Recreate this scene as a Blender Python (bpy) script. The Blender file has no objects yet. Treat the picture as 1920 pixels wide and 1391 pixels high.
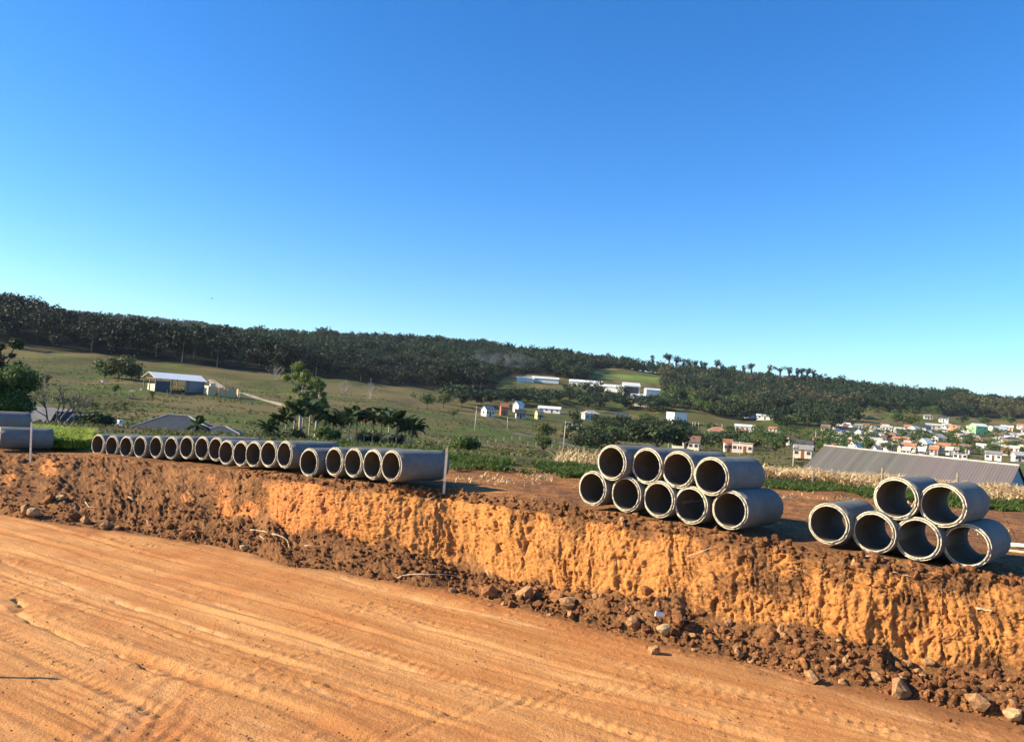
import bpy, math, random
import numpy as np
from mathutils import Matrix, Vector
R = math.radians
scene = bpy.context.scene
COL = scene.collection
# ---------------------------------------------------------------- camera, sky, sun
F = 1387.0; W0 = 1920; H0 = 1391; HC = 3.75
ROLL = math.atan(0.075); PITCH = math.atan(64.3/1387)
fwd = Vector((0, math.cos(PITCH), math.sin(PITCH)))
upv = Vector((0, -math.sin(PITCH), math.cos(PITCH)))
rt = Vector((1, 0, 0))
cr = rt*math.cos(ROLL) + upv*math.sin(ROLL)
cu = -rt*math.sin(ROLL) + upv*math.cos(ROLL)
cam_d = bpy.data.cameras.new('camera'); cam = bpy.data.objects.new('camera', cam_d); COL.objects.link(cam)
cam_d.lens = 26.0; cam_d.sensor_width = 36.0; cam_d.clip_start = 0.1; cam_d.clip_end = 20000
M = Matrix((cr, cu, -fwd)).transposed().to_4x4(); M.translation = Vector((0, 0, HC)); cam.matrix_world = M
scene.camera = cam
SUN_EL = 27.0; SUN_A = -6.0      # low sun from the left, a little behind the camera
sd = Vector((-math.cos(R(SUN_EL))*math.cos(R(SUN_A)), math.cos(R(SUN_EL))*math.sin(R(SUN_A)), math.sin(R(SUN_EL))))
w = bpy.data.worlds.new('World'); scene.world = w; w.use_nodes = True
nt = w.node_tree; bg = nt.nodes['Background']
sky = nt.nodes.new('ShaderNodeTexSky'); sky.sky_type = 'NISHITA'; sky.sun_disc = False
sky.sun_elevation = R(SUN_EL); sky.sun_rotation = math.atan2(sd.x, sd.y) % (2*math.pi)
sky.altitude = 0; sky.air_density = 1.0; sky.dust_density = 0.2; sky.ozone_density = 2.6
hs = nt.nodes.new('ShaderNodeHueSaturation'); hs.inputs['Saturation'].default_value = 1.35; hs.inputs['Value'].default_value = 1.0
nt.links.new(sky.outputs[0], hs.inputs['Color']); vm = nt.nodes.new('ShaderNodeVectorMath'); vm.operation = 'MULTIPLY'; vm.inputs[1].default_value = (0.84, 1.06, 1.30)   # white balance of the phone camera
nt.links.new(hs.outputs[0], vm.inputs[0]); nt.links.new(vm.outputs[0], bg.inputs[0]); bg.inputs[1].default_value = 0.080
sl = bpy.data.lights.new('sun', 'SUN'); sl.energy = 5.0; sl.angle = R(0.5); sl.color = (1.0, 0.84, 0.60)
so = bpy.data.objects.new('sun', sl); COL.objects.link(so); so.rotation_euler = sd.to_track_quat('Z', 'Y').to_euler(); so.location = (-30, 10, 40)
scene.view_settings.view_transform = 'Standard'; scene.view_settings.look = 'None'
scene.view_settings.exposure = 1.2; scene.view_settings.gamma = 1.0
scene.cycles.max_bounces = 6; scene.cycles.transparent_max_bounces = 4

def hor(px): return 760 + 0.075*(px-960)
def at(px, py, Y):
    d = cr*((px-960)/F) + cu*(-(py-695.5)/F) + fwd
    k = Y/d.y
    return Vector((d.x*k, Y, HC + d.z*k))

# ---------------------------------------------------------------- numpy noise
_rs = np.random.RandomState(7)
_perm = _rs.permutation(256); _perm = np.concatenate([_perm, _perm]); _val = _rs.rand(256)*2-1; _v2 = _rs.rand(256)
def vn(x, y, s=0):
    x = np.asarray(x, float)+s*17.3; y = np.asarray(y, float)+s*9.1
    xi = np.floor(x).astype(int); yi = np.floor(y).astype(int); fx = x-xi; fy = y-yi
    fx = fx*fx*fx*(fx*(fx*6-15)+10); fy = fy*fy*fy*(fy*(fy*6-15)+10)
    def h(a, b): return _val[_perm[(_perm[a & 255]+b) & 255]]
    return (h(xi, yi)*(1-fx)+h(xi+1, yi)*fx)*(1-fy)+(h(xi, yi+1)*(1-fx)+h(xi+1, yi+1)*fx)*fy
def fbm(x, y, o=4, s=0, g=0.5):
    a = 1.0; t = 0; n = 0; f = 1.0
    for i in range(o):
        t = t + a*vn(x*f, y*f, s+i*3); n += a; a *= g; f *= 2.03
    return t/n
def worley(x, y, s=0):
    x = x+s*13.7; y = y+s*5.3
    xi = np.floor(x).astype(int); yi = np.floor(y).astype(int)
    f1 = np.full(x.shape, 9.0); f2 = np.full(x.shape, 9.0); idv = np.zeros(x.shape)
    for a in (-1, 0, 1):
        for b in (-1, 0, 1):
            p = _perm[(_perm[(xi+a) & 255]+yi+b) & 255]
            jx = _v2[p]; jy = _v2[(p*7+31) & 255]
            d = np.hypot(xi+a+jx-x, yi+b+jy-y)
            c = d < f1
            f2 = np.where(c, f1, np.minimum(f2, d)); idv = np.where(c, _v2[(p*3+11) & 255], idv); f1 = np.where(c, d, f1)
    return f1, f2, idv
def sstep(a, b, x):
    t = np.clip((x-a)/(b-a), 0, 1); return t*t*(3-2*t)

# ---------------------------------------------------------------- mesh helpers
def mkmesh(name, V, Fs, mat, smooth=False, attrs=None):
    me = bpy.data.meshes.new(name)
    if not isinstance(Fs, (list, tuple)): Fs = [Fs]
    Fs = [np.asarray(f, dtype=np.int32) for f in Fs if len(f)]
    V = np.asarray(V, dtype=np.float32).reshape(-1, 3)
    me.vertices.add(len(V)); me.vertices.foreach_set('co', V.ravel())
    loops = np.concatenate([f.ravel() for f in Fs]); tot = np.concatenate([np.full(len(f), f.shape[1], np.int32) for f in Fs])
    st = np.concatenate([[0], np.cumsum(tot)[:-1]]).astype(np.int32)
    me.loops.add(len(loops)); me.loops.foreach_set('vertex_index', loops.astype(np.int32))
    me.polygons.add(len(tot)); me.polygons.foreach_set('loop_start', st); me.polygons.foreach_set('loop_total', tot)
    me.polygons.foreach_set('use_smooth', np.full(len(tot), bool(smooth)))
    me.update(calc_edges=True)
    if attrs:
        for k, a in attrs.items():
            at_ = me.attributes.new(k, 'FLOAT', 'POINT'); at_.data.foreach_set('value', np.asarray(a, np.float32).ravel())
    if mat: me.materials.append(mat)
    return me
def tag(o, label=None, cat=None, group=None, kind=None):
    if label: o['label'] = label
    if cat: o['category'] = cat
    if group: o['group'] = group
    if kind: o['kind'] = kind
    return o
def link(name, me, parent=None, loc=None, rot=None, scale=None):
    o = bpy.data.objects.new(name, me); COL.objects.link(o)
    if parent: o.parent = parent
    if loc is not None: o.location = loc
    if rot is not None: o.rotation_euler = rot
    if scale is not None: o.scale = scale if hasattr(scale, '__len__') else (scale,)*3
    return o
def empty(name, loc=(0, 0, 0), rz=0, scale=1):
    o = link(name, None, None, loc, (0, 0, rz), scale); o.empty_display_size = 0.2
    return o
def grid_faces(nu, nv):
    i = np.arange(nu-1)[:, None]*nv+np.arange(nv-1)[None, :]
    i = i.ravel(); return np.stack([i, i+nv, i+nv+1, i+1], 1)
class MB:
    def __init__(s): s.V = []; s.F3 = []; s.F4 = []; s.n = 0
    def add(s, V, F):
        V = np.asarray(V, float).reshape(-1, 3)
        for f in F: (s.F3 if len(f) == 3 else s.F4).append([a+s.n for a in f])
        s.V.append(V); s.n += len(V); return s
    def box(s, x0, x1, y0, y1, z0, z1):
        V = [(x, y, z) for x in (x0, x1) for y in (y0, y1) for z in (z0, z1)]
        return s.add(V, [(0, 1, 3, 2), (4, 6, 7, 5), (0, 4, 5, 1), (2, 3, 7, 6), (0, 2, 6, 4), (1, 5, 7, 3)])
    def tube(s, pts, rad, n=7, cap=True):
        pts = [Vector(p) for p in pts]; m = len(pts); V = []
        if not hasattr(rad, '__len__'): rad = [rad]*m
        for i, p in enumerate(pts):
            t = (pts[min(i+1, m-1)]-pts[max(i-1, 0)]).normalized()
            a = t.cross(Vector((0.13, 0.9, 0.21))); 
            if a.length < 0.1: a = t.cross(Vector((1, 0, 0)))
            a.normalize(); b = t.cross(a)
            for k in range(n):
                q = p+(a*math.cos(k*2*math.pi/n)+b*math.sin(k*2*math.pi/n))*rad[i]; V.append(q[:])
        Fc = [(i*n+k, i*n+(k+1) % n, (i+1)*n+(k+1) % n, (i+1)*n+k) for i in range(m-1) for k in range(n)]
        if cap:
            V.append(pts[0][:]); V.append(pts[-1][:]); c = m*n
            Fc += [(c, (k+1) % n, k) for k in range(n)]+[(c+1, (m-1)*n+k, (m-1)*n+(k+1) % n) for k in range(n)]
        return s.add(V, Fc)
    def mesh(s, name, mat, smooth=False):
        fs = []
        if s.F3: fs.append(np.array(s.F3))
        if s.F4: fs.append(np.array(s.F4))
        return mkmesh(name, np.concatenate(s.V), fs, mat, smooth)
    def build(s, name, mat, parent=None, smooth=False, **k): return link(name, s.mesh(name, mat, smooth), parent, **k)

# ---------------------------------------------------------------- materials
def newmat(name):
    m = bpy.data.materials.new(name); m.use_nodes = True
    return m, m.node_tree, m.node_tree.nodes['Principled BSDF']
def node(nt, t, **k):
    n = nt.nodes.new(t)
    for a, b in k.items(): setattr(n, a, b)
    return n
def nz(nt, vec, scale, detail=4, rough=0.55, dist=0.0):
    n = node(nt, 'ShaderNodeTexNoise'); n.inputs['Scale'].default_value = scale; n.inputs['Detail'].default_value = detail
    n.inputs['Roughness'].default_value = rough; n.inputs['Distortion'].default_value = dist
    if vec is not None: nt.links.new(vec, n.inputs['Vector'])
    return n.outputs[0]
def ramp(nt, fac, stops):
    n = node(nt, 'ShaderNodeValToRGB'); e = n.color_ramp.elements
    while len(e) < len(stops): e.new(0.5)
    for q, (p, c) in zip(e, stops):
        q.position = p; q.color = (c, c, c, 1) if not hasattr(c, '__len__') else (*c[:3], 1)
    nt.links.new(fac, n.inputs[0]); return n.outputs[0]
def mix(nt, fac, a, b, mode='MIX'):
    n = node(nt, 'ShaderNodeMix', data_type='RGBA', blend_type=mode)
    for i, v in ((0, fac), (6, a), (7, b)):
        if hasattr(v, 'links'): nt.links.new(v, n.inputs[i])
        elif i == 0: n.inputs[0].default_value = v
        else: n.inputs[i].default_value = (*v[:3], 1)
    return n.outputs[2]
def math_(nt, op, a, b=0.0):
    n = node(nt, 'ShaderNodeMath', operation=op)
    for i, v in enumerate((a, b)):
        if hasattr(v, 'links'): nt.links.new(v, n.inputs[i])
        else: n.inputs[i].default_value = v
    return n.outputs[0]
def bump(nt, b, h, dist=0.02, strength=1.0):
    n = node(nt, 'ShaderNodeBump'); n.inputs['Distance'].default_value = dist; n.inputs['Strength'].default_value = strength
    nt.links.new(h, n.inputs['Height']); nt.links.new(n.outputs[0], b.inputs['Normal'])
def ocoord(nt, rotz=None, scale=None):
    v = node(nt, 'ShaderNodeTexCoord').outputs['Object']
    if rotz is not None:
        m = node(nt, 'ShaderNodeMapping'); m.inputs['Rotation'].default_value = (0, 0, rotz); nt.links.new(v, m.inputs[0]); v = m.outputs[0]
    if scale is not None:
        m = node(nt, 'ShaderNodeMapping'); m.inputs['Scale'].default_value = scale; nt.links.new(v, m.inputs[0]); v = m.outputs[0]
    return v
def attr(nt, name):
    n = node(nt, 'ShaderNodeAttribute', attribute_name=name); return n.outputs['Fac']
_pm = {}
def pmat(name, c1, c2=None, scale=3.0, rough=0.8, bumpd=0.0, detail=5, spec=0.3, metal=0.0, stretch=None, lo=0.35, hi=0.65):
    if name in _pm: return _pm[name]
    m, nt, b = newmat(name)
    b.inputs['Roughness'].default_value = rough; b.inputs['Metallic'].default_value = metal; b.inputs['Specular IOR Level'].default_value = spec
    c2 = c2 or tuple(x*0.75 for x in c1)
    v = ocoord(nt, None, stretch)
    n = nz(nt, v, scale, detail, 0.6)
    nt.links.new(mix(nt, ramp(nt, n, [(lo, 0.0), (hi, 1.0)]), c1, c2), b.inputs['Base Color'])
    if bumpd: bump(nt, b, n, bumpd)
    _pm[name] = m; return m
def leafmat(name, c1, c2, scale=0.6, trans=0.25):
    m, nt, b = newmat(name)
    b.inputs['Roughness'].default_value = 0.65; b.inputs['Specular IOR Level'].default_value = 0.25
    g = node(nt, 'ShaderNodeNewGeometry'); 
    n = nz(nt, g.outputs['Position'], scale, 2, 0.6)
    c = mix(nt, ramp(nt, n, [(0.36, 0.0), (0.64, 1.0)]), c1, c2)
    c = mix(nt, math_(nt, 'MULTIPLY', g.outputs['Random Per Island'], 0.6), c, tuple(min(1, x*1.7+0.004) for x in c1))
    nt.links.new(c, b.inputs['Base Color'])
    tr = node(nt, 'ShaderNodeBsdfTranslucent'); nt.links.new(c, tr.inputs[0])
    ms = node(nt, 'ShaderNodeMixShader'); ms.inputs[0].default_value = trans
    nt.links.new(b.outputs[0], ms.inputs[1]); nt.links.new(tr.outputs[0], ms.inputs[2])
    nt.links.new(ms.outputs[0], nt.nodes['Material Output'].inputs[0])
    return m

# ---------------------------------------------------------------- terrain height
KY = np.array([30, 45, 70, 110, 140, 170, 200, 230, 300, 350, 430, 520, 650, 900, 1300, 2200, 7000.])
KP = np.array([-1500, 0, 200, 400, 600, 800, 1000, 1200, 1400, 1600, 1920, 3400.])
KD = np.array([
 [None, 95, 110, 125, 105, 75, 52, 30, -5, -32, -85, -96, -92, -90, -70, -90, -10],
 [None, 95, 110, 125, 105, 75, 52, 30, -5, -32, -85, -96, -92, -90, -70, -95, -10],
 [None, 95, 110, 125, 102, 75, 52, 28, -3, -25, -62, -72, -72, -70, -70, -104, -10],
 [None, 94, 108, 122, 98, 74, 52, 32, 5, -15, -50, -58, -62, -84, -60, -100, -10],
 [None, 92, 100, 108, 90, 76, 60, 44, 14, -8, -30, -45, -62, -93, -60, -60, -10],
 [None, 90, 95, 98, 88, 78, 66, 52, 22, 5, -14, -25, -50, -101, -60, -40, -10],
 [None, 90, 93, 92, 86, 80, 72, 62, 38, 22, 5, -25, -56, -96, -60, -40, -10],
 [None, 90, 92, 90, 84, 78, 72, 64, 46, 36, 12, -15, -55, -83, -60, -40, -10],
 [None, 90, 90, 86, 80, 74, 68, 60, 48, 38, 15, -12, -42, -80, -60, -40, -10],
 [None, 90, 86, 80, 74, 66, 60, 52, 40, 30, 8, -18, -45, -76, -60, -40, -10],
 [None, 88, 80, 74, 66, 58, 50, 44, 35, 26, 4, -18, -42, -68, -60, -40, -10],
 [None, 88, 80, 74, 66, 58, 50, 44, 35, 26, 4, -18, -42, -68, -60, -40, -10]], dtype=object)
BZ = np.array([1.05, 1.1, 1.25, 1.5, 1.68, 1.72, 1.72, 1.72, 1.72, 1.7, 1.66, 1.66])-0.0
BZ[0] = 0.95; BZ[1] = 1.05; BZ[2] = 1.2; BZ[3] = 1.38
KZ = np.zeros((len(KP), len(KY)))
for i in range(len(KP)):
    for j in range(len(KY)):
        KZ[i, j] = BZ[i] if KD[i][j] is None else HC-KD[i][j]*KY[j]/F
# densify: smooth grid in (px, log Y)
GP = np.linspace(-1500, 3400, 246); GL = np.linspace(math.log(24), math.log(7000), 300)
_t = np.empty((len(KP), len(GL)))
for i in range(len(KP)): _t[i] = np.interp(GL, np.log(KY), KZ[i])
GZ = np.empty((len(GP), len(GL)))
for j in range(len(GL)): GZ[:, j] = np.interp(GP, KP, _t[:, j])
def _sm(a, n, ax):
    k = np.exp(-np.linspace(-2, 2, 2*n+1)**2); k /= k.sum()
    pad = [(0, 0), (0, 0)]; pad[ax] = (n, n); b = np.pad(a, pad, mode='edge')
    return np.apply_along_axis(lambda r: np.convolve(r, k, 'valid'), ax, b)
GZ = _sm(_sm(GZ, 5, 0), 4, 1)
def tz(X, Y):
    X = np.asarray(X, float); Y = np.maximum(np.asarray(Y, float), 1.0)
    p = 960+F*X/Y; l = np.log(Y)
    a = np.clip((p-GP[0])/(GP[1]-GP[0]), 0, len(GP)-1.001); b = np.clip((l-GL[0])/(GL[1]-GL[0]), 0, len(GL)-1.001)
    i = a.astype(int); j = b.astype(int); u = a-i; v = b-j
    z = (GZ[i, j]*(1-u)+GZ[i+1, j]*u)*(1-v)+(GZ[i, j+1]*(1-u)+GZ[i+1, j+1]*u)*v
    amp = sstep(45, 120, Y)*(0.35+Y*0.0035)
    return z+amp*fbm(X/(22+Y*0.1*0+8), Y/45.0, 3, 3)
_YY = np.exp(np.linspace(math.log(40), math.log(1600), 1400))
def hit(px, py, ymin=40):
    a = at(px, py, 1.0); dx = a.x; dz = a.z-HC
    X = dx*_YY; Z = HC+dz*_YY; g = tz(X, _YY)
    k = np.nonzero((Z <= g) & (_YY >= ymin))[0]
    if len(k) == 0:   # skims over the ground: nearest approach
        q = np.where(_YY >= ymin, Z-g, 1e9)/_YY; k = [int(np.argmin(q))]
    y = _YY[k[0]]; return Vector((dx*y, y, float(g[k[0]])))
# ---------------------------------------------------------------- ground around the cut: road, bank, field
def soil_mat():
    m, nt, b = newmat('bank_soil'); b.inputs['Roughness'].default_value = 0.95; b.inputs['Specular IOR Level'].default_value = 0.1
    v = ocoord(nt)
    n1 = nz(nt, v, 2.2, 6, 0.65); n2 = nz(nt, v, 14, 5, 0.7); n3 = nz(nt, v, 0.5, 3, 0.5)
    dark = mix(nt, ramp(nt, n2, [(0.35, 0.0), (0.68, 1.0)]), (0.085, 0.040, 0.019), (0.27, 0.130, 0.056))
    dark = mix(nt, ramp(nt, n1, [(0.42, 0.0), (0.72, 0.75)]), dark, (0.42, 0.20, 0.075))
    red = mix(nt, ramp(nt, n2, [(0.3, 0.0), (0.7, 1.0)]), (0.44, 0.155, 0.045), (0.74, 0.32, 0.11))
    yel = mix(nt, ramp(nt, n2, [(0.3, 0.0), (0.7, 1.0)]), (0.44, 0.168, 0.045), (0.72, 0.335, 0.105))
    ye = math_(nt, 'ADD', attr(nt, 'yellow'), math_(nt, 'MULTIPLY', math_(nt, 'SUBTRACT', n3, 0.5), 1.5))
    clay = mix(nt, ramp(nt, ye, [(0.3, 0.0), (0.75, 1.0)]), red, yel)
    c = mix(nt, ramp(nt, math_(nt, 'ADD', attr(nt, 'clay'), math_(nt, 'MULTIPLY', math_(nt, 'SUBTRACT', n2, 0.5), 1.3)), [(0.30, 0.0), (0.78, 1.0)]), dark, clay)
    nt.links.new(c, b.inputs['Base Color'])
    h = math_(nt, 'ADD', nz(nt, v, 9, 8, 0.72), math_(nt, 'MULTIPLY', nz(nt, v, 45, 3, 0.6), 0.3))
    bump(nt, b, h, 0.09, 1.0)
    return m
SOIL = soil_mat()
stations = [(0, 850, 966, 2.70), (150, 853, 985, 2.62), (300, 869, 1006, 2.5), (424, 880, 1028, 2.34), (560, 893, 1062, 2.14), (700, 908, 1084, 2.07),
            (850, 922, 1108, 2.05), (1000, 941, 1145, 2.03), (1150, 966, 1182, 2.0), (1375, 1003, 1236, 2.0), (1560, 1033, 1280, 2.02), (1750, 1064, 1322, 2.06), (1920, 1087, 1360, 2.1)]
Cw = []; Fw = []; PX = []
for px, yc, yf, h in stations:
    a = at(px, yc, 1.0); k = -h/(a.z-HC); Cw.append((a.x*k, k, HC-h))
    a = at(px, yf, 1.0); k = -HC/(a.z-HC); Fw.append((a.x*k, k, 0)); PX.append(px)
def ext(L, d0, d1):
    L = [np.array(p, float) for p in L]
    return [L[0]+np.array(d0)*14, L[0]+np.array(d0)*5]+L+[L[-1]+np.array(d1)*4, L[-1]+np.array(d1)*9]
Cw = np.array(ext(Cw, (-0.9, 0.42, 0), (0.866, -0.5, 0))); Fw = np.array(ext(Fw, (-0.9, 0.42, 0), (0.866, -0.5, 0)))
PX = [-420, -150]+PX+[2500, 3300]
arc = np.concatenate([[0], np.cumsum(np.linalg.norm(np.diff(Cw[:, :2], axis=0), axis=1))])
# station sampling, finer where nearer
ss = [0.0]
while ss[-1] < arc[-1]:
    y = np.interp(ss[-1], arc, Cw[:, 1]); ss.append(ss[-1]+max(0.014, 0.0017*y))
ss = np.array(ss); Ns = len(ss)
def interp3(A): 
    o = np.stack([np.interp(ss, arc, A[:, k]) for k in range(3)], 1)
    n = 30; k = np.hanning(2*n+1); k /= k.sum()
    for c in range(3): o[:, c] = np.convolve(np.pad(o[:, c], n, mode='reflect', reflect_type='odd'), k, 'valid')
    return o
CC = interp3(Cw); FF = interp3(Fw); pxs = np.interp(ss, arc, PX)
_cn = 0.26*fbm(ss/1.3, ss*0, 5, 1, 0.65); CC[:, 0] += -0.5*_cn; CC[:, 1] += _cn
FF[:, 1] += 0.15*fbm(ss/1.5, ss*0+4, 3, 2)
vv = np.concatenate([np.linspace(-0.28, 0, 14)[:-1], np.linspace(0, 1, 150), 1+np.cumsum(0.012+0.0016*np.arange(62))])
S, V = np.meshgrid(ss, vv, indexing='ij'); PXg = pxs[:, None]+V*0
steep = sstep(370, 500, PXg+60*fbm(S*0.4, V*2, 2, 4))
Vc = np.clip(V, 0, 1)
tal = 0.27+0.24*fbm(S*0.5, S*0, 4, 9)          # talus height fraction varies along the cut
talv = 0.36
hR = np.interp(Vc, [0, 0.36, 0.50, 0.70, 0.85, 1.0], [0, 0.46, 0.56, 0.69, 0.83, 1.0])
zt = np.clip(Vc/talv, 0, 1)*tal*0.92
zf = np.interp(Vc, [0.36, 0.46, 0.70, 0.85, 1.0], [0, 0.18, 0.64, 0.88, 1.0])
gR = np.where(Vc < talv, zt, tal*0.92+(1-tal*0.92)*zf)
hL = Vc; gL = np.interp(Vc, [0, 0.12, 0.85, 1.0], [0, 0.15, 0.93, 1.0])
hh = hL*(1-steep)+hR*steep; gg = gL*(1-steep)+gR*steep
D = CC-FF; Dh = np.hypot(D[:, 0], D[:, 1]); dirn = D[:, :2]/Dh[:, None]
dn = np.array([0.5, 0.866]); dirn = dirn*0.35+dn*0.65; dirn /= np.linalg.norm(dirn, axis=1)[:, None]
over = np.where(V > 1, (V-1)*1.0, 0); under = np.where(V < 0, V, 0)
Lb = ((27.5-CC[:, 1])/0.86).clip(3, 40)[:, None]; qo = over/over.max(); od = Lb*(0.16*qo+0.84*qo*qo)
Xb = FF[:, 0:1]+D[:, 0:1]*hh+dirn[:, 0:1]*od+dirn[:, 0:1]*under*1.2
Yb = FF[:, 1:2]+D[:, 1:2]*hh+dirn[:, 1:2]*od+dirn[:, 1:2]*under*1.2
Zb = CC[:, 2:3]*gg+np.where(V < 0, V*0.35-0.015, 0)
# displacement
nx = -dirn[:, 0:1]+V*0; ny = -dirn[:, 1:2]+V*0
hgt = V*2.6
face = sstep(0.33, 0.42, V)*(1-sstep(0.84, 0.95, V))*steep
lean = S+0.18*hgt+0.25*fbm(S*1.2, hgt*1.2, 3, 5)
ero = 0.20*fbm(S*0.6, hgt*0.5, 3, 21)+0.08*fbm(lean*1.9, hgt*0.8, 4, 11, 0.6)+0.050*fbm(lean*8, hgt*3.8, 5, 33, 0.78)+0.018*np.abs(vn(lean*15, hgt*4.5, 34))+0.012*vn(lean*45, hgt*20, 41)+0.020*vn(lean*24, hgt*9, 35)
crk = np.abs(vn(lean*4.2, hgt*1.4, 38)+0.5*vn(lean*10, hgt*5, 39)); ero -= 0.07*(1-sstep(0.0, 0.10, crk))*sstep(-0.05, 0.3, vn(lean*1.7, hgt*1.5, 40))
f1, f2, idv = worley(lean*10+0.5*fbm(S*6, hgt*6, 3, 8), hgt*4.5+0.5*fbm(S*6, hgt*6, 3, 18), 2); chunk = (f2-f1)
g1, g2, idg = worley(lean*18+0.4*fbm(S*14, hgt*14, 2, 28), hgt*14, 5)
pit = sstep(0.36, 0.5, fbm(S*2.6, hgt*1.5, 4, 31))*0.08
out = face*(ero+0.028*(sstep(0, 0.16, chunk)-1)*sstep(0.2, 0.7, idv)+0.018*(sstep(0, 0.2, g2-g1)-1)+(idv-0.5)*0.030+(idg-0.5)*0.022-pit)
cl1, cl2, idc = worley(S*5.2+0.4*fbm(S*4, hgt*4, 2, 61), hgt*5.2, 9); dome = np.sqrt(np.clip(1-(cl1/0.62)**2, 0, 1))
cs1, cs2, ids = worley(S*13, hgt*12, 12); domes = np.sqrt(np.clip(1-(cs1/0.6)**2, 0, 1))
rough_t = (1-face)*sstep(-0.04, 0.06, V)
crest = sstep(0.78, 0.9, V)*(1-sstep(1.03, 1.16, V))
dome_amt = rough_t*np.where(V > 1.05, 0.10, 1)*(0.35+0.65*sstep(-0.3, 0.5, fbm(S*0.8, hgt*1.4, 2, 41)))
upd = dome_amt*(0.065*dome*(idc > 0.55)*idc*1.4+0.034*domes*ids*1.3+0.035*fbm(S*9, hgt*9, 4, 51, 0.7))+crest*0.05*fbm(S*3, hgt*3, 3, 55)
benchn = sstep(1.0, 1.1, V)*(0.022*fbm(Xb*3.3, Yb*3.3, 4, 71)+0.05*fbm(Xb*0.5, Yb*0.8, 2, 72)-0.02)-0.5*sstep(0.93, 1, qo)
a_t = 0.55
Xb = Xb+nx*(out+upd*a_t); Yb = Yb+ny*(out+upd*a_t); Zb = Zb+upd*0.8+benchn+0.12*rough_t*(1-sstep(0.9, 1.0, V))*fbm(S*0.9, hgt*1.2, 2, 77)
clay = (0.55*face+0.5*sstep(0.22, 0.50, V)*(1-sstep(0.80, 0.97, V))*steep)+0.9*fbm(S*1.6, hgt*1.8, 4, 81)*1.0*(sstep(0.28, 0.36, V)*(1-sstep(0.86, 1.0, V)))*steep-0.70*sstep(0.66-0.12*sstep(1150, 1450, PXg), 0.95, V)*(0.5+0.35*sstep(1150, 1450, PXg)+fbm(lean*3.4, hgt*1.2, 4, 82, 0.65))-0.08
patch = np.exp(-((PXg-92-40*(V-0.6))/22)**2-((V-0.68)/0.2)**2)+0.8*np.exp(-((PXg-15)/22)**2-((V-0.55)/0.17)**2)+0.7*np.exp(-((PXg-352)/20)**2-((V-0.42)/0.1)**2)
clay = np.maximum(clay, patch+0.35*fbm(S*3, hgt*3, 3, 83)-0.1)
bench = sstep(1.05, 1.3, V)
clay = np.maximum(clay, bench*(0.30+0.55*fbm(Xb*0.7, Yb*0.9, 5, 88, 0.65)))
yellow = sstep(480, 820, PXg)*0.75-0.25*bench+0.12
bank = link('bank', mkmesh('bank', np.stack([Xb, Yb, Zb], 2), grid_faces(*V.shape), SOIL, True, dict(clay=clay, yellow=yellow)))
tag(bank, 'cut earth bank of orange clay under dark topsoil with a bare dirt shelf on top', kind='structure')
BX, BY, BZg = Xb, Yb, Zb
def bank_pt(px, v):
    i = int(np.searchsorted(pxs, px)); i = min(max(i, 0), Ns-1); j = int(np.argmin(np.abs(vv-v)))
    return Vector((Xb[i, j], Yb[i, j], Zb[i, j]))
_cam = np.array([0, 0, HC])
_Mi = np.array(cam.matrix_world.inverted())
_pts = np.stack([Xb, Yb, Zb, np.ones_like(Xb)], 2)@_Mi.T
BPX = 960+F*_pts[..., 0]/-_pts[..., 2]; BPY = 695.5-F*_pts[..., 1]/-_pts[..., 2]
def bank_at(px, py, vmax=1.02):
    q = (BPX-px)**2+(BPY-py)**2+np.where(V > vmax, 1e6, 0)+np.where(_pts[..., 2] > -1, 1e9, 0); k = np.unravel_index(np.argmin(q), q.shape)
    return Vector((Xb[k], Yb[k], Zb[k]))
def bench_z(x, y):
    q = (Xb[::6, 155::3]-x)**2+(Yb[::6, 155::3]-y)**2; k = np.unravel_index(np.argmin(q), q.shape); return float(Zb[::6, 155::3][k])

# road -------------------------------------------------------------
rx = np.concatenate([np.arange(-40, -18, 0.5), np.arange(-18, 11, 0.035), np.arange(11, 24, 0.5)])
ry = np.concatenate([np.arange(-30, 5.5, 0.6), np.arange(5.5, 14, 0.03), np.arange(14, 22, 0.045), np.arange(22, 30, 0.6)])
RX, RY = np.meshgrid(rx, ry, indexing='ij')
U = 0.866*RX-0.5*RY; T = 0.5*RX+0.866*RY
Tw = T+0.35*fbm(U/9, T/6, 2, 101)+0.0008*U*U
fine = sstep(-17, -15, RX)*(1-sstep(9, 11, RX))*sstep(5.2, 5.8, RY)*(1-sstep(20, 22, RY))
zr = 0.013*fbm(U*0.25, Tw*2.6, 3, 102, 0.6)+0.005*vn(U*0.6, Tw*9, 103)+0.022*fbm(RX*0.9, RY*0.9, 3, 107)
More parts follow.
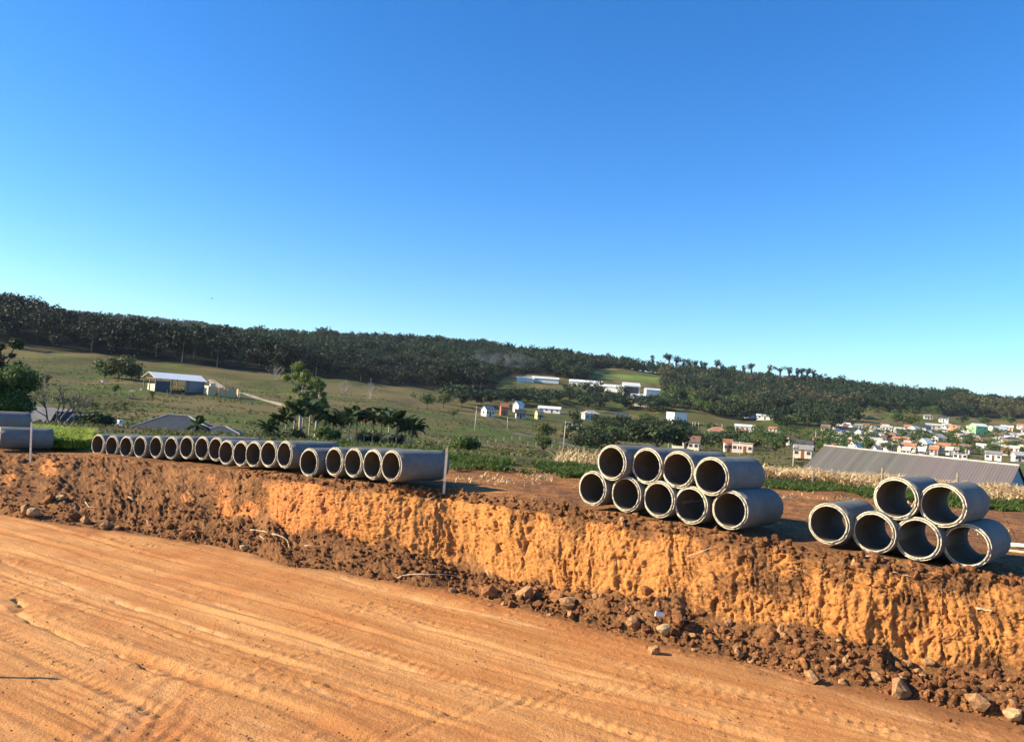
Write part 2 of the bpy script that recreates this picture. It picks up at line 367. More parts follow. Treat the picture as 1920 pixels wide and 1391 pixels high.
# ruts along the direction of travel
for t0, wd, dp in ((3.55, 0.10, 0.035), (4.7, 0.08, 0.028), (5.65, 0.07, 0.03), (6.5, 0.12, 0.04), (7.35, 0.05, 0.024), (7.7, 0.06, 0.02), (8.6, 0.08, 0.03), (9.5, 0.09, 0.028), (10.4, 0.07, 0.022)):
    q = (Tw-t0-0.12*fbm(U/3, U*0, 2, int(t0*10)))/wd
    br = 0.45+0.55*sstep(-0.35, 0.25, fbm(U*0.35, U*0+t0, 3, 7))
    zr += dp*br*(-np.exp(-q*q)+0.7*np.exp(-(q-1.6)**2)+0.4*np.exp(-(q+1.7)**2)*(1+0.8*vn(U*7, Tw*8, 4)))
def road_pt(px, py):
    a = at(px, py, 1.0); k = -HC/(a.z-HC); return (a.x*k, k)
sand = np.zeros_like(RX)
def polyd(pts, lo=None):
    P = [road_pt(*p) for p in pts]; d = np.full(RX.shape, 9.0)
    for (x0, y0), (x1, y1) in zip(P[:-1], P[1:]):
        L = (x1-x0)**2+(y1-y0)**2; t = np.clip(((RX-x0)*(x1-x0)+(RY-y0)*(y1-y0))/L, 0, 1)
        d = np.minimum(d, np.hypot(RX-x0-t*(x1-x0), RY-y0-t*(y1-y0)))
    return d
jit = 0.05*fbm(RX*3, RY*3, 3, 105)
rills = [([(28, 1122), (44, 1130), (26, 1142), (50, 1158), (58, 1165), (100, 1180), (160, 1212), (215, 1222), (280, 1252), (318, 1268)], 0.035, 0.075),
         ([(75, 1122), (130, 1128), (200, 1145), (330, 1190), (430, 1225), (560, 1280), (660, 1325)], 0.03, 0.022),
         ([(318, 1268), (330, 1290), (345, 1310), (390, 1328), (450, 1345), (520, 1370), (580, 1392)], 0.04, 0.02),
         ([(322, 1285), (300, 1310), (270, 1325), (268, 1345), (285, 1370), (305, 1392)], 0.03, 0.015),
         ([(0, 1050), (45, 1068), (130, 1095), (150, 1105), (240, 1135), (330, 1162), (450, 1200)], 0.04, 0.04),
         ([(0, 1022), (90, 1042), (190, 1070), (300, 1098), (400, 1130), (560, 1180), (800, 1262), (1000, 1335)], 0.035, 0.022),
         ([(1250, 1195), (1310, 1222), (1400, 1246), (1520, 1284), (1640, 1330), (1760, 1358), (1850, 1382)], 0.04, 0.022),
         ([(640, 1085), (760, 1118), (900, 1150), (1020, 1178)], 0.05, 0.02)]
for pts, wd, dp in rills:
    d = polyd(pts)+jit; wd *= 0.75; bk = sstep(-0.45, 0.35, fbm(RX*1.3, RY*1.3, 3, 130)); zr -= dp*1.2*bk*np.exp(-(d/wd)**2); sand += 0.95*bk*np.exp(-(np.abs(d)/(wd*1.35))**1.5)*(0.6+0.5*vn(RX*6, RY*6, 9))
wr = polyd([(110, 1300), (150, 1330), (200, 1360)]); zr += 0.013*np.sin(T*42+2*fbm(U, T, 2, 3))*np.exp(-(wr/0.33)**2)
wr = polyd([(290, 1330), (310, 1365)]); zr += 0.010*np.sin(U*30+T*20+4*fbm(U*2, T*2, 2, 3))*np.exp(-(wr/0.35)**2)
c1, c2, ic = worley(RX*7, RY*7, 3); clod = np.sqrt(np.clip(1-(c1/(0.15+0.25*ic))**2, 0, 1))*(ic > 0.80)
cm = sstep(-0.1, 0.55, fbm(U*0.4, Tw*1.2, 3, 111))
zr += 0.020*clod*cm*(0.4+ic)+0.006*fbm(RX*7, RY*7, 4, 112, 0.7)+0.007*cm*vn(RX*17, RY*17, 5)+0.004*vn(U*2.5, Tw*14, 6)
zr += -0.10*np.exp(-((T-2.2)/0.5)**2)*0
zr = zr*fine
hx, hy = road_pt(38, 1140); hole = np.exp(-(((RX-hx)/0.22)**2+((RY-hy)/0.16)**2)); zr -= 0.09*hole
fan = polyd([(318, 1268), (250, 1330), (190, 1391)]); zr += 0.010*np.sin(U*16+T*9+5*fbm(U*1.5, T*1.5, 3, 31))*np.exp(-(fan/0.3)**2); sand += 0.35*np.exp(-(fan/0.25)**2)*(0.5+fbm(RX*4, RY*4, 3, 8))
for pa in ([(0, 1185), (120, 1245), (260, 1330), (330, 1391)], [(700, 1391), (900, 1330), (1150, 1290), (1450, 1300), (1700, 1391)], [(560, 1170), (900, 1290), (1250, 1391)]):   # crossing tyre tracks with tread
    dt = polyd(pa); zr -= 0.012*np.exp(-(dt/0.13)**4)*(1+0.7*np.sign(np.sin(U*38))*0.6); 
sand = np.clip(sand, 0, 1)
Yft = np.interp(RX, FF[:, 0], FF[:, 1]); dft = (Yft-RY)*0.87
spill = np.clip(np.exp(-np.clip(dft, 0, 9)/(0.24+0.50*sstep(0, 6, RX)))+0.5*fbm(RX*2.5, RY*2.5, 4, 140)*np.exp(-np.clip(dft, 0, 9)/0.8), 0, 1)
def road_mat():
    m, nt, b = newmat('road_dirt'); b.inputs['Roughness'].default_value = 0.93; b.inputs['Specular IOR Level'].default_value = 0.12
    v = ocoord(nt); vr = ocoord(nt, R(30)); 
    mm = node(nt, 'ShaderNodeMapping'); mm.inputs['Scale'].default_value = (0.10, 1.6, 1); nt.links.new(vr, mm.inputs[0]); vs = mm.outputs[0]
    m2 = node(nt, 'ShaderNodeMapping'); m2.inputs['Scale'].default_value = (0.45, 9.0, 1); nt.links.new(vr, m2.inputs[0]); vs2 = m2.outputs[0]
    s1 = nz(nt, vs, 1.0, 5, 0.6, 0.3); s2 = nz(nt, vs2, 1.0, 5, 0.65, 0.3); p = nz(nt, v, 0.45, 4, 0.6); g = nz(nt, v, 16, 8, 0.85)
    c = mix(nt, ramp(nt, s1, [(0.36, 0.0), (0.62, 1.0)]), (0.49, 0.210, 0.064), (0.66, 0.335, 0.122))
    c = mix(nt, ramp(nt, s2, [(0.48, 0.0), (0.74, 0.8)]), c, (0.34, 0.15, 0.055))
    c = mix(nt, ramp(nt, p, [(0.48, 0.0), (0.66, 0.85)]), c, (0.46, 0.180, 0.056))
    c = mix(nt, ramp(nt, g, [(0.52, 0.0), (0.70, 0.6)]), c, (0.25, 0.095, 0.036))
    c = mix(nt, math_(nt, 'MULTIPLY', attr(nt, 'sand'), 0.75), c, (0.74, 0.47, 0.24))
    c = mix(nt, math_(nt, 'MULTIPLY', attr(nt, 'spill'), 0.9), c, mix(nt, g, (0.10, 0.045, 0.02), (0.30, 0.14, 0.06)))
    nt.links.new(c, b.inputs['Base Color'])
    h = math_(nt, 'ADD', nz(nt, v, 22, 6, 0.7), math_(nt, 'MULTIPLY', nz(nt, v, 80, 2, 0.6), 0.25))
    bump(nt, b, h, 0.032, 1.0)
    return m
road = link('road', mkmesh('road', np.stack([RX, RY, zr], 2), grid_faces(*RX.shape), road_mat(), True, dict(sand=sand, spill=spill)))
tag(road, 'freshly graded orange dirt road with tyre ruts and water rills', kind='structure')

# field and hills -------------------------------------------------------------
def field_mat():
    m, nt, b = newmat('field_ground'); b.inputs['Roughness'].default_value = 0.95; b.inputs['Specular IOR Level'].default_value = 0.1
    v = ocoord(nt); vb = ocoord(nt, R(4), (0.012, 0.05, 0.05)); vf = ocoord(nt, R(-3), (0.05, 0.22, 0.2))
    big = nz(nt, vb, 1.0, 5, 0.6, 0.6); str_ = nz(nt, vf, 1.0, 5, 0.65, 0.4); fine = nz(nt, v, 0.9, 6, 0.7); md = nz(nt, v, 0.02, 4, 0.6)
    green = mix(nt, ramp(nt, fine, [(0.35, 0.0), (0.7, 1.0)]), (0.040, 0.074, 0.013), (0.100, 0.150, 0.030))
    olive = mix(nt, ramp(nt, fine, [(0.35, 0.0), (0.7, 1.0)]), (0.052, 0.058, 0.017), (0.130, 0.125, 0.040))
    brown = mix(nt, ramp(nt, fine, [(0.35, 0.0), (0.7, 1.0)]), (0.060, 0.042, 0.020), (0.135, 0.092, 0.045))
    c = mix(nt, ramp(nt, big, [(0.46, 0.0), (0.60, 1.0)]), green, olive)
    c = mix(nt, ramp(nt, str_, [(0.47, 0.0), (0.58, 0.9)]), c, brown)
    c = mix(nt, ramp(nt, md, [(0.60, 0.0), (0.72, 0.7)]), c, (0.10, 0.19, 0.03))
    dr = mix(nt, fine, (0.10, 0.080, 0.032), (0.19, 0.15, 0.066))
    c = mix(nt, attr(nt, 'dry'), c, dr)
    c = mix(nt, attr(nt, 'dirt'), c, mix(nt, fine, (0.24, 0.115, 0.05), (0.36, 0.18, 0.08)))
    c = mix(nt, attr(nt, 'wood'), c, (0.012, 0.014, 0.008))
    c = mix(nt, attr(nt, 'lush'), c, mix(nt, fine, (0.10, 0.17, 0.03), (0.17, 0.22, 0.05)))
    nt.links.new(c, b.inputs['Base Color'])
    bump(nt, b, fine, 0.35, 0.8)
    return m
tc = np.concatenate([np.linspace(-2.2, -0.85, 60)[:-1], np.linspace(-0.85, 0.85, 520), np.linspace(0.85, 2.2, 60)[1:]])
tY = np.concatenate([np.linspace(23.2, 60, 60)[:-1], np.exp(np.linspace(math.log(60), math.log(1300), 560))[:-1], np.exp(np.linspace(math.log(1300), math.log(6900), 60))])
TC, TY = np.meshgrid(tc, tY, indexing='ij'); TX = TC*TY; TZ = tz(TX, TY)
PXt = 960+F*TC
# the sheet starts behind the dirt shelf; keep it just below the shelf where both overlap
Ycr = np.interp(PXt, pxs, CC[:, 1]); TZ = TZ-0.10*(1-sstep(24.5, 27.5, TY))-3*(1-sstep(0.8, 2.5, TY-Ycr))
wood = np.zeros_like(TX)
# ---------------------------------------------------------------- vegetation builders
def leaf_quads(rng, n, cen, rad, size, flat=0.75, shell=0.45):
    """n irregular leaf-clump quads spread through blobs (cen (k,3), rad (k,))"""
    cen = np.asarray(cen, float); rad = np.asarray(rad, float)
    k = rng.choice(len(cen), n, p=rad**2/np.sum(rad**2))
    d = rng.normal(size=(n, 3)); d /= np.linalg.norm(d, axis=1)[:, None]
    r = (shell+(1-shell)*rng.rand(n)**0.5)[:, None]
    p = cen[k]+(d*r+rng.normal(size=(n, 3))*0.2)*rad[k][:, None]*np.array([1, 1, flat])
    nrm = d+rng.normal(size=(n, 3))*0.7+np.array([0, 0, 0.35]); nrm /= np.linalg.norm(nrm, axis=1)[:, None]
    a = np.cross(nrm, rng.normal(size=(n, 3))); a /= np.linalg.norm(a, axis=1)[:, None]; b = np.cross(nrm, a)
    s = (size*(0.6+0.8*rng.rand(n)))[:, None]
    q = np.stack([p-a*s*0.9, p-b*s*0.55*(0.6+0.8*rng.rand(n))[:, None], p+a*s, p+b*s*0.6], 1)
    return q.reshape(-1, 3), np.arange(n*4).reshape(n, 4)
def merge(parts):
    Vs = []; Fs = []; o = 0
    for V, F_ in parts: Vs.append(V); Fs.append(F_+o); o += len(V)
    return np.concatenate(Vs), np.concatenate(Fs)
def blobs(rng, kind, H, Rr):
    """crown blob centres and radii for a tree H tall with crown radius Rr"""
    if kind == 'round': n = 15; c = [(rng.normal()*Rr*0.42, rng.normal()*Rr*0.42, H*(0.58+0.28*rng.rand())) for _ in range(n)]; r = [Rr*(0.24+0.24*rng.rand()) for _ in range(n)]
    elif kind == 'bush': n = 14; c = [(rng.uniform(-.6, .6)*Rr, rng.uniform(-.6, .6)*Rr, H*(0.25+0.42*rng.rand())) for _ in range(n)]; r = [min(Rr, H)*(0.28+0.2*rng.rand()) for _ in range(n)]
    elif kind == 'umbrella': n = 10; c = [(Rr*0.75*math.cos(a)*q, Rr*0.75*math.sin(a)*q, H*(0.84+0.06*rng.rand()-0.05*q)) for a, q in ((rng.rand()*6.28, rng.rand()**.5) for _ in range(n))]; r = [Rr*(0.22+0.14*rng.rand()) for _ in range(n)]
    elif kind == 'lolly': n = 8; c = [(rng.normal()*Rr*0.38, rng.normal()*Rr*0.38, H*(0.72+0.2*rng.rand())) for _ in range(n)]; r = [Rr*(0.36+0.2*rng.rand()) for _ in range(n)]
    elif kind == 'tall': n = 26; c = [(rng.normal()*Rr*0.42, rng.normal()*Rr*0.42, H*(0.38+0.56*(i+0.5)/n)) for i in range(n)]; r = [Rr*(0.14+0.24*rng.rand()**1.5) for _ in range(n)]
    elif kind == 'pine': 
        n = 8; c = [(rng.normal()*Rr*0.1, rng.normal()*Rr*0.1, H*(0.5+0.46*i/n)) for i in range(n)]; r = [Rr*(0.62*(1-i/n)+0.14) for i in range(n)]
    return np.array(c), np.array(r)
def make_tree_meshes(seed, kind, H, Rr, nleaf, size, leaf, bark, trunk=True, flat=0.75, twigs=True):
    rng = np.random.RandomState(seed); c, r = blobs(rng, kind, H, Rr)
    V, Fc = leaf_quads(rng, nleaf, c, r*1.08, size, flat, 0.1)
    crown = mkmesh('crown', V, Fc, leaf)
    tm = None
    if trunk:
        mb = MB(); tr = H*0.022+0.05
        top = Vector((rng.normal()*Rr*0.1, rng.normal()*Rr*0.1, H*(0.35 if kind in ('round', 'bush') else 0.8)))
        pts = [Vector((0, 0, -0.6)), Vector((0, 0, 0.02*H)), top*0.5+Vector((rng.normal()*0.05*Rr, rng.normal()*0.05*Rr, 0)), top]
        mb.tube(pts, [tr*1.5, tr*1.1, tr*0.85, tr*0.5], 8)
        if twigs:
            for cc in c:
                st = top*(0.95 if kind in ('round', 'bush') else min(0.95, max(0.35, (cc[2]-Rr*0.4)/top.z)))
                e = Vector(cc); mid = st.lerp(e, 0.5)+Vector((0, 0, -0.05*H))
                mb.tube([st, mid, e], [tr*0.5, tr*0.32, tr*0.1], 5)
        tm = mb.mesh('trunk', bark, True)
    return crown, tm
LEAF = {
 'dark': leafmat('leaf_dark', (0.020, 0.034, 0.011), (0.045, 0.062, 0.018)),
 'mid': leafmat('leaf_mid', (0.042, 0.074, 0.018), (0.10, 0.135, 0.033)),
 'olive': leafmat('leaf_olive', (0.065, 0.082, 0.022), (0.14, 0.135, 0.038)),
 'euc': leafmat('leaf_eucalyptus', (0.085, 0.125, 0.025), (0.20, 0.215, 0.05)),
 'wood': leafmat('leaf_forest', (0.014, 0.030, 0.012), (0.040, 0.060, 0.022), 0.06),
 'woodnear': leafmat('leaf_forest_shade', (0.008, 0.015, 0.007), (0.026, 0.034, 0.013), 0.05),  # darker copy of the forest leaf, hillside shade put into the colour
 'wood2': leafmat('leaf_forest_dry', (0.055, 0.060, 0.026), (0.115, 0.095, 0.048), 0.08),
 'palm': leafmat('leaf_palm', (0.022, 0.042, 0.011), (0.060, 0.088, 0.022), 0.8, 0.15),
 'grass': leafmat('grass_blade', (0.040, 0.075, 0.012), (0.115, 0.145, 0.030), 2.5, 0.3),
 'lush': leafmat('weed_blade', (0.20, 0.27, 0.035), (0.36, 0.40, 0.09), 3, 0.4),
 'corn': leafmat('dry_corn_blade', (0.44, 0.31, 0.15), (0.66, 0.51, 0.29), 1.5, 0.25),
 'drygrass': leafmat('dry_grass_blade', (0.06, 0.075, 0.02), (0.15, 0.13, 0.05), 0.3, 0.3)}
BARK = pmat('bark_brown', (0.11, 0.075, 0.05), (0.055, 0.038, 0.026), 6, 0.9, 0.02)
BARKP = pmat('bark_pale', (0.42, 0.37, 0.29), (0.24, 0.19, 0.14), 5, 0.85, 0.01)
BARKG = pmat('bark_grey', (0.20, 0.17, 0.14), (0.10, 0.08, 0.07), 5, 0.9, 0.01)
_tt = {}
def tree(kind, px, py, h, wd, leaf, label, group=None, bark=None, n=1500, name=None, cat='tree', Y=None, seed=1, size=None, ymin=40):
    """h, wd: height and width in photo pixels at base (px, py)"""
    if Y is None: p = hit(px, py, ymin)
    else:
        a = at(px, py, Y); p = Vector((a.x, Y, float(tz(a.x, Y))))
    sc = p.y/F; Hm = h*sc; 
    if Y is not None: Hm += (at(px, py, Y).z-p.z)
    Rm = wd*sc*0.5
    cm, tm = make_tree_meshes(seed*7+int(px), kind, Hm, Rm, n, size or max(0.10, Rm*0.085), LEAF[leaf], bark or BARK, kind != 'bush' or Hm > 2)
    r = empty(name or ('bush' if kind == 'bush' else 'tree'), p)
    link('crown', cm, r)
    if tm: link('trunk', tm, r)
    tag(r, label, cat, group); return r
def bare_tree(px, py, h, wd, label, Y=None, seed=3, bark=BARKG, name='bare_tree', group=None, depth=4, ymin=40):
    p = hit(px, py, ymin) if Y is None else Vector((at(px, py, Y).x, Y, float(tz(at(px, py, Y).x, Y))))
    Hm = h*p.y/F+(0 if Y is None else at(px, py, Y).z-p.z); rng = random.Random(seed); tr = MB(); br = MB()
    sx = wd/h
    def grow(mb, a, d, L, rad, k):
        e = a+d*L; m = a.lerp(e, 0.5)+Vector([rng.uniform(-1, 1)*L*0.08 for _ in range(3)])
        mb.tube([a, m, e], [rad, rad*0.8, rad*0.6], 5 if k < 3 else 4, cap=False)
        if k == 0: return
        for i in range(rng.choice([2, 3, 3])):
            nd = (d+Vector((rng.uniform(-1, 1)*0.85*sx**0.5, rng.uniform(-1, 1)*0.7, rng.uniform(-0.15, 0.55)))).normalized()
            grow(br, a.lerp(e, rng.uniform(0.6, 1.0)), nd, L*rng.uniform(0.6, 0.85), rad*0.58, k-1)
    for i in range(4):
        ang = i*1.7+rng.random(); d = Vector((math.cos(ang)*0.55*sx, math.sin(ang)*0.5, 1)).normalized()
        grow(tr, Vector((0, 0, -0.3 if i else -0.5)), d, Hm*0.36, Hm*0.018+0.02, depth)
    r = empty(name, p); tr.build('trunk', bark, r); br.build('branches', bark, r)
    tag(r, label, 'tree', group); return r
# palms
def frond_mesh(seed):
    rng = random.Random(seed); mb = MB(); L = 2.3
    def pt(t): return Vector((L*t*(1-0.22*t), 0, 0.75*L*t*(0.75-t*0.95)))
    mb.tube([pt(i/6) for i in range(7)], [0.03-0.004*i for i in range(7)], 4, cap=False)
    for i in range(3, 22):
        t = i/22; a = pt(t); l = 0.62*math.sin(math.pi*min(1, 0.18+t*0.86))+0.1
        for s in (-1, 1):
            d = Vector((0.55, s*0.85, -0.45+rng.uniform(-.15, .15))).normalized()*l; wv = Vector((0.085, 0, 0.01))
            mb.add([(a-wv)[:], (a+d*0.55-wv*1.3)[:], (a+d)[:], (a+d*0.55+wv*1.3)[:]], [(0, 1, 2, 3)])
    return mb
def palm_meshes(seed, Ht, nf=18, sc=1.0):
    rng = random.Random(seed); t = MB()
    lean = rng.uniform(-0.05, 0.05)*Ht
    t.tube([(0, 0, -0.5), (lean*0.3, 0, Ht*0.4), (lean, 0, Ht)], [0.13*sc, 0.09*sc, 0.075*sc], 8)
    trunk = t.mesh('trunk', BARKP, True)
    s = MB(); s.tube([(lean, 0, Ht-0.05), (lean, 0, Ht+0.7*sc)], [0.10*sc, 0.06*sc], 8); shaft = s.mesh('crownshaft', LEAF['palm'], True)
    c = MB()
    for i in range(nf):
        f = frond_mesh(seed*31+i); a = i*2.399+rng.uniform(-.3, .3); el = R(rng.uniform(-35, 58))
        Mx = Matrix.Translation((lean, 0, Ht+0.6*sc)) @ Matrix.Rotation(a, 4, 'Z') @ Matrix.Rotation(-el, 4, 'Y') @ Matrix.Scale(sc*rng.uniform(0.8, 1.1), 4)
        V = np.concatenate(f.V); V = (np.array(Mx)[:3, :3]@V.T).T+np.array(Mx)[:3, 3]
        c.F4 += [[q+c.n for q in ff] for ff in f.F4]; c.V.append(V); c.n += len(V)
    return trunk, shaft, c.mesh('fronds', LEAF['palm'])

# ---------------------------------------------------------------- woods (one mass each)
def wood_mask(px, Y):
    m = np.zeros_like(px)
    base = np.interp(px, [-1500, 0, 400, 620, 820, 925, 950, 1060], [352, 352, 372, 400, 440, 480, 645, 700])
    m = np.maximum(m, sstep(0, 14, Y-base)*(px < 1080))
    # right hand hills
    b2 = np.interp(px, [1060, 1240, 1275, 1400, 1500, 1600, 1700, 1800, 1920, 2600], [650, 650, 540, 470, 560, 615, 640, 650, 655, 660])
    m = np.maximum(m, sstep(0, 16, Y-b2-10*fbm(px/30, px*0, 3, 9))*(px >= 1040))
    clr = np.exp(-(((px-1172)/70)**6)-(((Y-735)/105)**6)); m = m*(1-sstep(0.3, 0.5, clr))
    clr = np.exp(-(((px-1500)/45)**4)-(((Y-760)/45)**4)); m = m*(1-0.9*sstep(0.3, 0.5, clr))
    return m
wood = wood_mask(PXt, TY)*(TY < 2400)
dry = sstep(0.0, 0.35, fbm(TX/40, TY/22, 3, 201))*sstep(60, 120, TY)*0.8
dry = np.maximum(dry, np.exp(-((PXt-1880)/120)**2-((TY-620)/22)**2)); dry = np.maximum(dry, 0.9*sstep(1000, 900, PXt)*sstep(520, 640, PXt)*sstep(300, 330, TY)*(1-sstep(360, 400, TY)))
dirt = np.exp(-((TX+51)/17)**2-((TY-232)/8)**2)*1.0+0.8*np.exp(-((PXt-1075)/26)**2-((TY-275)/12)**2)
lush = np.exp(-((PXt-115)/70)**4-((TY-29)/5)**4)+np.exp(-(((PXt-1185)/80)**4)-(((TY-735)/40)**4))*0.9
# farm track past the unfinished house
pts = [hit(*p) for p in ((395, 712), (440, 735), (470, 742), (520, 757), (560, 772))]
def seg_d(P):
    d = np.full(TX.shape, 1e3)
    for a, b in zip(P[:-1], P[1:]):
        L = (b.x-a.x)**2+(b.y-a.y)**2+1e-6; t = np.clip(((TX-a.x)*(b.x-a.x)+(TY-a.y)*(b.y-a.y))/L, 0, 1)
        d = np.minimum(d, np.hypot(TX-a.x-t*(b.x-a.x), TY-a.y-t*(b.y-a.y)))
    return d
terr = link('field', mkmesh('field', np.stack([TX, TY, TZ], 2), grid_faces(*TX.shape), field_mat(), True,
            dict(wood=wood.clip(0, 1), dry=dry.clip(0, 1), dirt=dirt.clip(0, 1), lush=lush.clip(0, 1))))
tag(terr, 'rolling green and brown pasture dropping into the valley and rising to the hills', kind='structure')
def strip(name, P, wd, mat, label, lift=0.12, kind='structure'):
    """a track draped on the field"""
    pts = []
    for a, b in zip(P[:-1], P[1:]):
        n = max(2, int((b-a).length/2.5)); pts += [a.lerp(b, i/n) for i in range(n)]
    pts.append(P[-1]); V = []
    for i, p in enumerate(pts):
        t = (pts[min(i+1, len(pts)-1)]-pts[max(i-1, 0)]); t.z = 0; t.normalize(); s = Vector((t.y, -t.x, 0))*wd/2
        for k in (-1, -0.33, 0.33, 1):
            q = p+s*k; V.append((q.x, q.y, float(tz(q.x, q.y))+lift-(0.5 if abs(k) == 1 else 0)*lift))
    tag(link(name, mkmesh(name, V, grid_faces(len(pts), 4), mat, True)), label, kind=kind)
TRK = pmat('track_gravel', (0.42, 0.34, 0.24), (0.30, 0.23, 0.15), 0.8, 0.95, 0.03)
strip('track', pts, 3.4, TRK, 'pale farm track running down past the unfinished house')
strip('track', [hit(*p) for p in ((960, 812), (1010, 822), (1060, 832), (1110, 842), (1160, 850))], 3.5, pmat('asphalt_old', (0.16, 0.15, 0.14), (0.11, 0.10, 0.095), 0.8, 0.9), 'narrow grey lane crossing the pasture below the utility pole')

def forest(name, label, n, pxr, yr, hr, rr, nleaf, size, leafs, seed, trunks=False, mask=wood_mask, keep=None, kinds=('round', 'round', 'tall')):
    rng = np.random.RandomState(seed); T_ = []
    for k in range(6):
        kd = kinds[k % len(kinds)]; c, r = blobs(rng, kd, 1.0, 0.38 if kd != 'umbrella' else 0.3)
        V, Fc = leaf_quads(rng, nleaf, c, r, size, 0.8, 0.5); T_.append((V, Fc))
    # sample area evenly in world space
    x = []; 
    while len(x) < n:
        Y = np.sqrt(rng.uniform(yr[0]**2, yr[1]**2, 4000)); p = rng.uniform(pxr[0], pxr[1], 4000); m = mask(p, Y) > rng.rand(4000)*0.9+0.05
        x += [(a, b) for a, b in zip(p[m], Y[m])]
    x = x[:n]; outs = {l: [] for l in leafs}; tv = MB()
    P = np.array(x); X = (P[:, 0]-960)/F*P[:, 1]; Z = tz(X, P[:, 1])
    for i in range(n):
        V, Fc = T_[rng.randint(6)]; h = rng.uniform(*hr)*(1+0.32*vn(X[i]/25, P[i, 1]/25, 5))*(1.2 if rng.rand() < 0.07 else 1); a = rng.rand()*6.28; ca, sa = math.cos(a), math.sin(a); r_ = h*rng.uniform(*rr)
        W = np.empty_like(V); W[:, 0] = (V[:, 0]*ca-V[:, 1]*sa)*r_+X[i]; W[:, 1] = (V[:, 0]*sa+V[:, 1]*ca)*r_+P[i, 1]; W[:, 2] = V[:, 2]*h+Z[i]-0.3
        l = leafs[0] if vn(X[i]/60+3, P[i, 1]/60, 8)+rng.normal()*0.35 < 0.34 or len(leafs) == 1 else leafs[1]
        outs[l].append((W, Fc))
        if trunks and rng.rand() < trunks: tv.tube([(X[i], P[i, 1], Z[i]-0.5), (X[i]+rng.normal()*0.2, P[i, 1], Z[i]+h*0.75)], [h*0.018, h*0.009], 5, cap=False)
    parts = [merge(outs[l]) for l in leafs if outs[l]]
    Vs = []; Fs = []; o = 0; mi = []
    for k, (V, Fc) in enumerate(parts): Vs.append(V); Fs.append(Fc+o); o += len(V); mi += [k]*len(Fc)
    if tv.n: Vs.append(np.concatenate(tv.V)); Fs.append(np.array(tv.F4)+o); mi += [len(parts)]*len(tv.F4)
    me = mkmesh(name, np.concatenate(Vs), [np.concatenate(Fs)], None)
    for l in leafs[:len(parts)]: me.materials.append(LEAF[l])
    me.materials.append(BARKP); me.polygons.foreach_set('material_index', np.array(mi, np.int32))
    tag(link(name, me), label, kind='stuff'); return me
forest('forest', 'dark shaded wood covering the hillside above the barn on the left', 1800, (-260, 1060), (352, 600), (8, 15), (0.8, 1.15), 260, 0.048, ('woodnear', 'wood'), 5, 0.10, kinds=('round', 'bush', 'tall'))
forest('forest', 'wooded ridge running behind the valley to the middle of the picture', 6200, (330, 1180), (600, 960), (8, 14), (0.75, 1.1), 130, 0.062, ('wood',), 6, 0.0, kinds=('round', 'bush', 'tall'))
forest('forest', 'mixed grey green wood covering the hills behind the town', 6500, (1060, 2250), (470, 960), (6, 13), (0.7, 1.2), 130, 0.062, ('wood', 'wood2'), 7, 0.0, kinds=('round', 'bush', 'tall'))
forest('forest', 'hazy blue wooded ridge far behind the shaded wood', 1300, (-100, 640), (1900, 2300), (12, 20), (1, 1.3), 50, 0.12, ('wood',), 8, 0.0, mask=lambda p, y: p*0+1)
def grove(name, label, regs, hr, leafs, seed, n, nleaf=240, ymin=60, rr=(0.9, 1.3), size=0.06):
    """regs: photo ellipses (cx, cy, rx, ry) of tree bases"""
    rng = np.random.RandomState(seed); T_ = []
    for k in range(5):
        c, r = blobs(rng, ('round', 'bush', 'round', 'tall', 'round')[k], 1.0, 0.42); T_.append(leaf_quads(rng, nleaf, c, r, size, 0.8, 0.45))
    outs = []; ar = np.array([q[2]*q[3] for q in regs], float); ar /= ar.sum()
    for i in range(n):
        q = regs[rng.choice(len(regs), p=ar)]; a = rng.rand()*6.28; s = rng.rand()**0.5
        p = hit(q[0]+q[2]*s*math.cos(a), q[1]+q[3]*s*math.sin(a), ymin); h = rng.uniform(*hr); r_ = h*rng.uniform(*rr)
        V, Fc = T_[rng.randint(5)]; ca, sa = math.cos(a*3), math.sin(a*3); W = np.empty_like(V)
        W[:, 0] = (V[:, 0]*ca-V[:, 1]*sa)*r_+p.x; W[:, 1] = (V[:, 0]*sa+V[:, 1]*ca)*r_+p.y; W[:, 2] = V[:, 2]*h+p.z-0.3; outs.append((W, Fc))
    V, Fc = merge(outs); tag(link(name, mkmesh(name, V, Fc, LEAF[leafs])), label, kind='stuff')
grove('grove', 'thick belt of trees between the white factory sheds and the valley houses', [(1010, 756, 110, 7), (1110, 764, 60, 5), (1135, 748, 60, 3), (1200, 766, 40, 3), (1090, 740, 40, 3), (890, 758, 60, 6), (1230, 772, 40, 4)], (6, 10.5), 'wood', 11, 150)
grove('grove', 'dark belt of trees behind the white box shaped building', [(1300, 762, 70, 10), (1360, 775, 60, 6), (1300, 748, 40, 5)], (8, 13), 'mid', 12, 75)
grove('grove', 'big dark trees on the slope between the lanes and the town', [(1500, 795, 60, 12), (1575, 790, 50, 10), (1480, 775, 40, 5), (1540, 775, 60, 5)], (8, 14), 'wood', 13, 70)
grove('grove', 'scattered trees and hedges among the town houses', [(1650, 828, 200, 12), (1800, 835, 130, 22), (1560, 845, 80, 9), (1700, 775, 90, 8), (1400, 835, 70, 12), (1850, 850, 80, 8), (1440, 822, 50, 7)], (3, 7.0), 'mid', 14, 420, 150, 90)
grove('grove', 'dark rounded trees and shrubs around the houses below the tree belt', [(1170, 815, 60, 14), (1130, 838, 60, 7), (1250, 822, 60, 10), (1340, 838, 60, 7), (1100, 800, 40, 6)], (4, 8), 'dark', 15, 90, 260, 90)
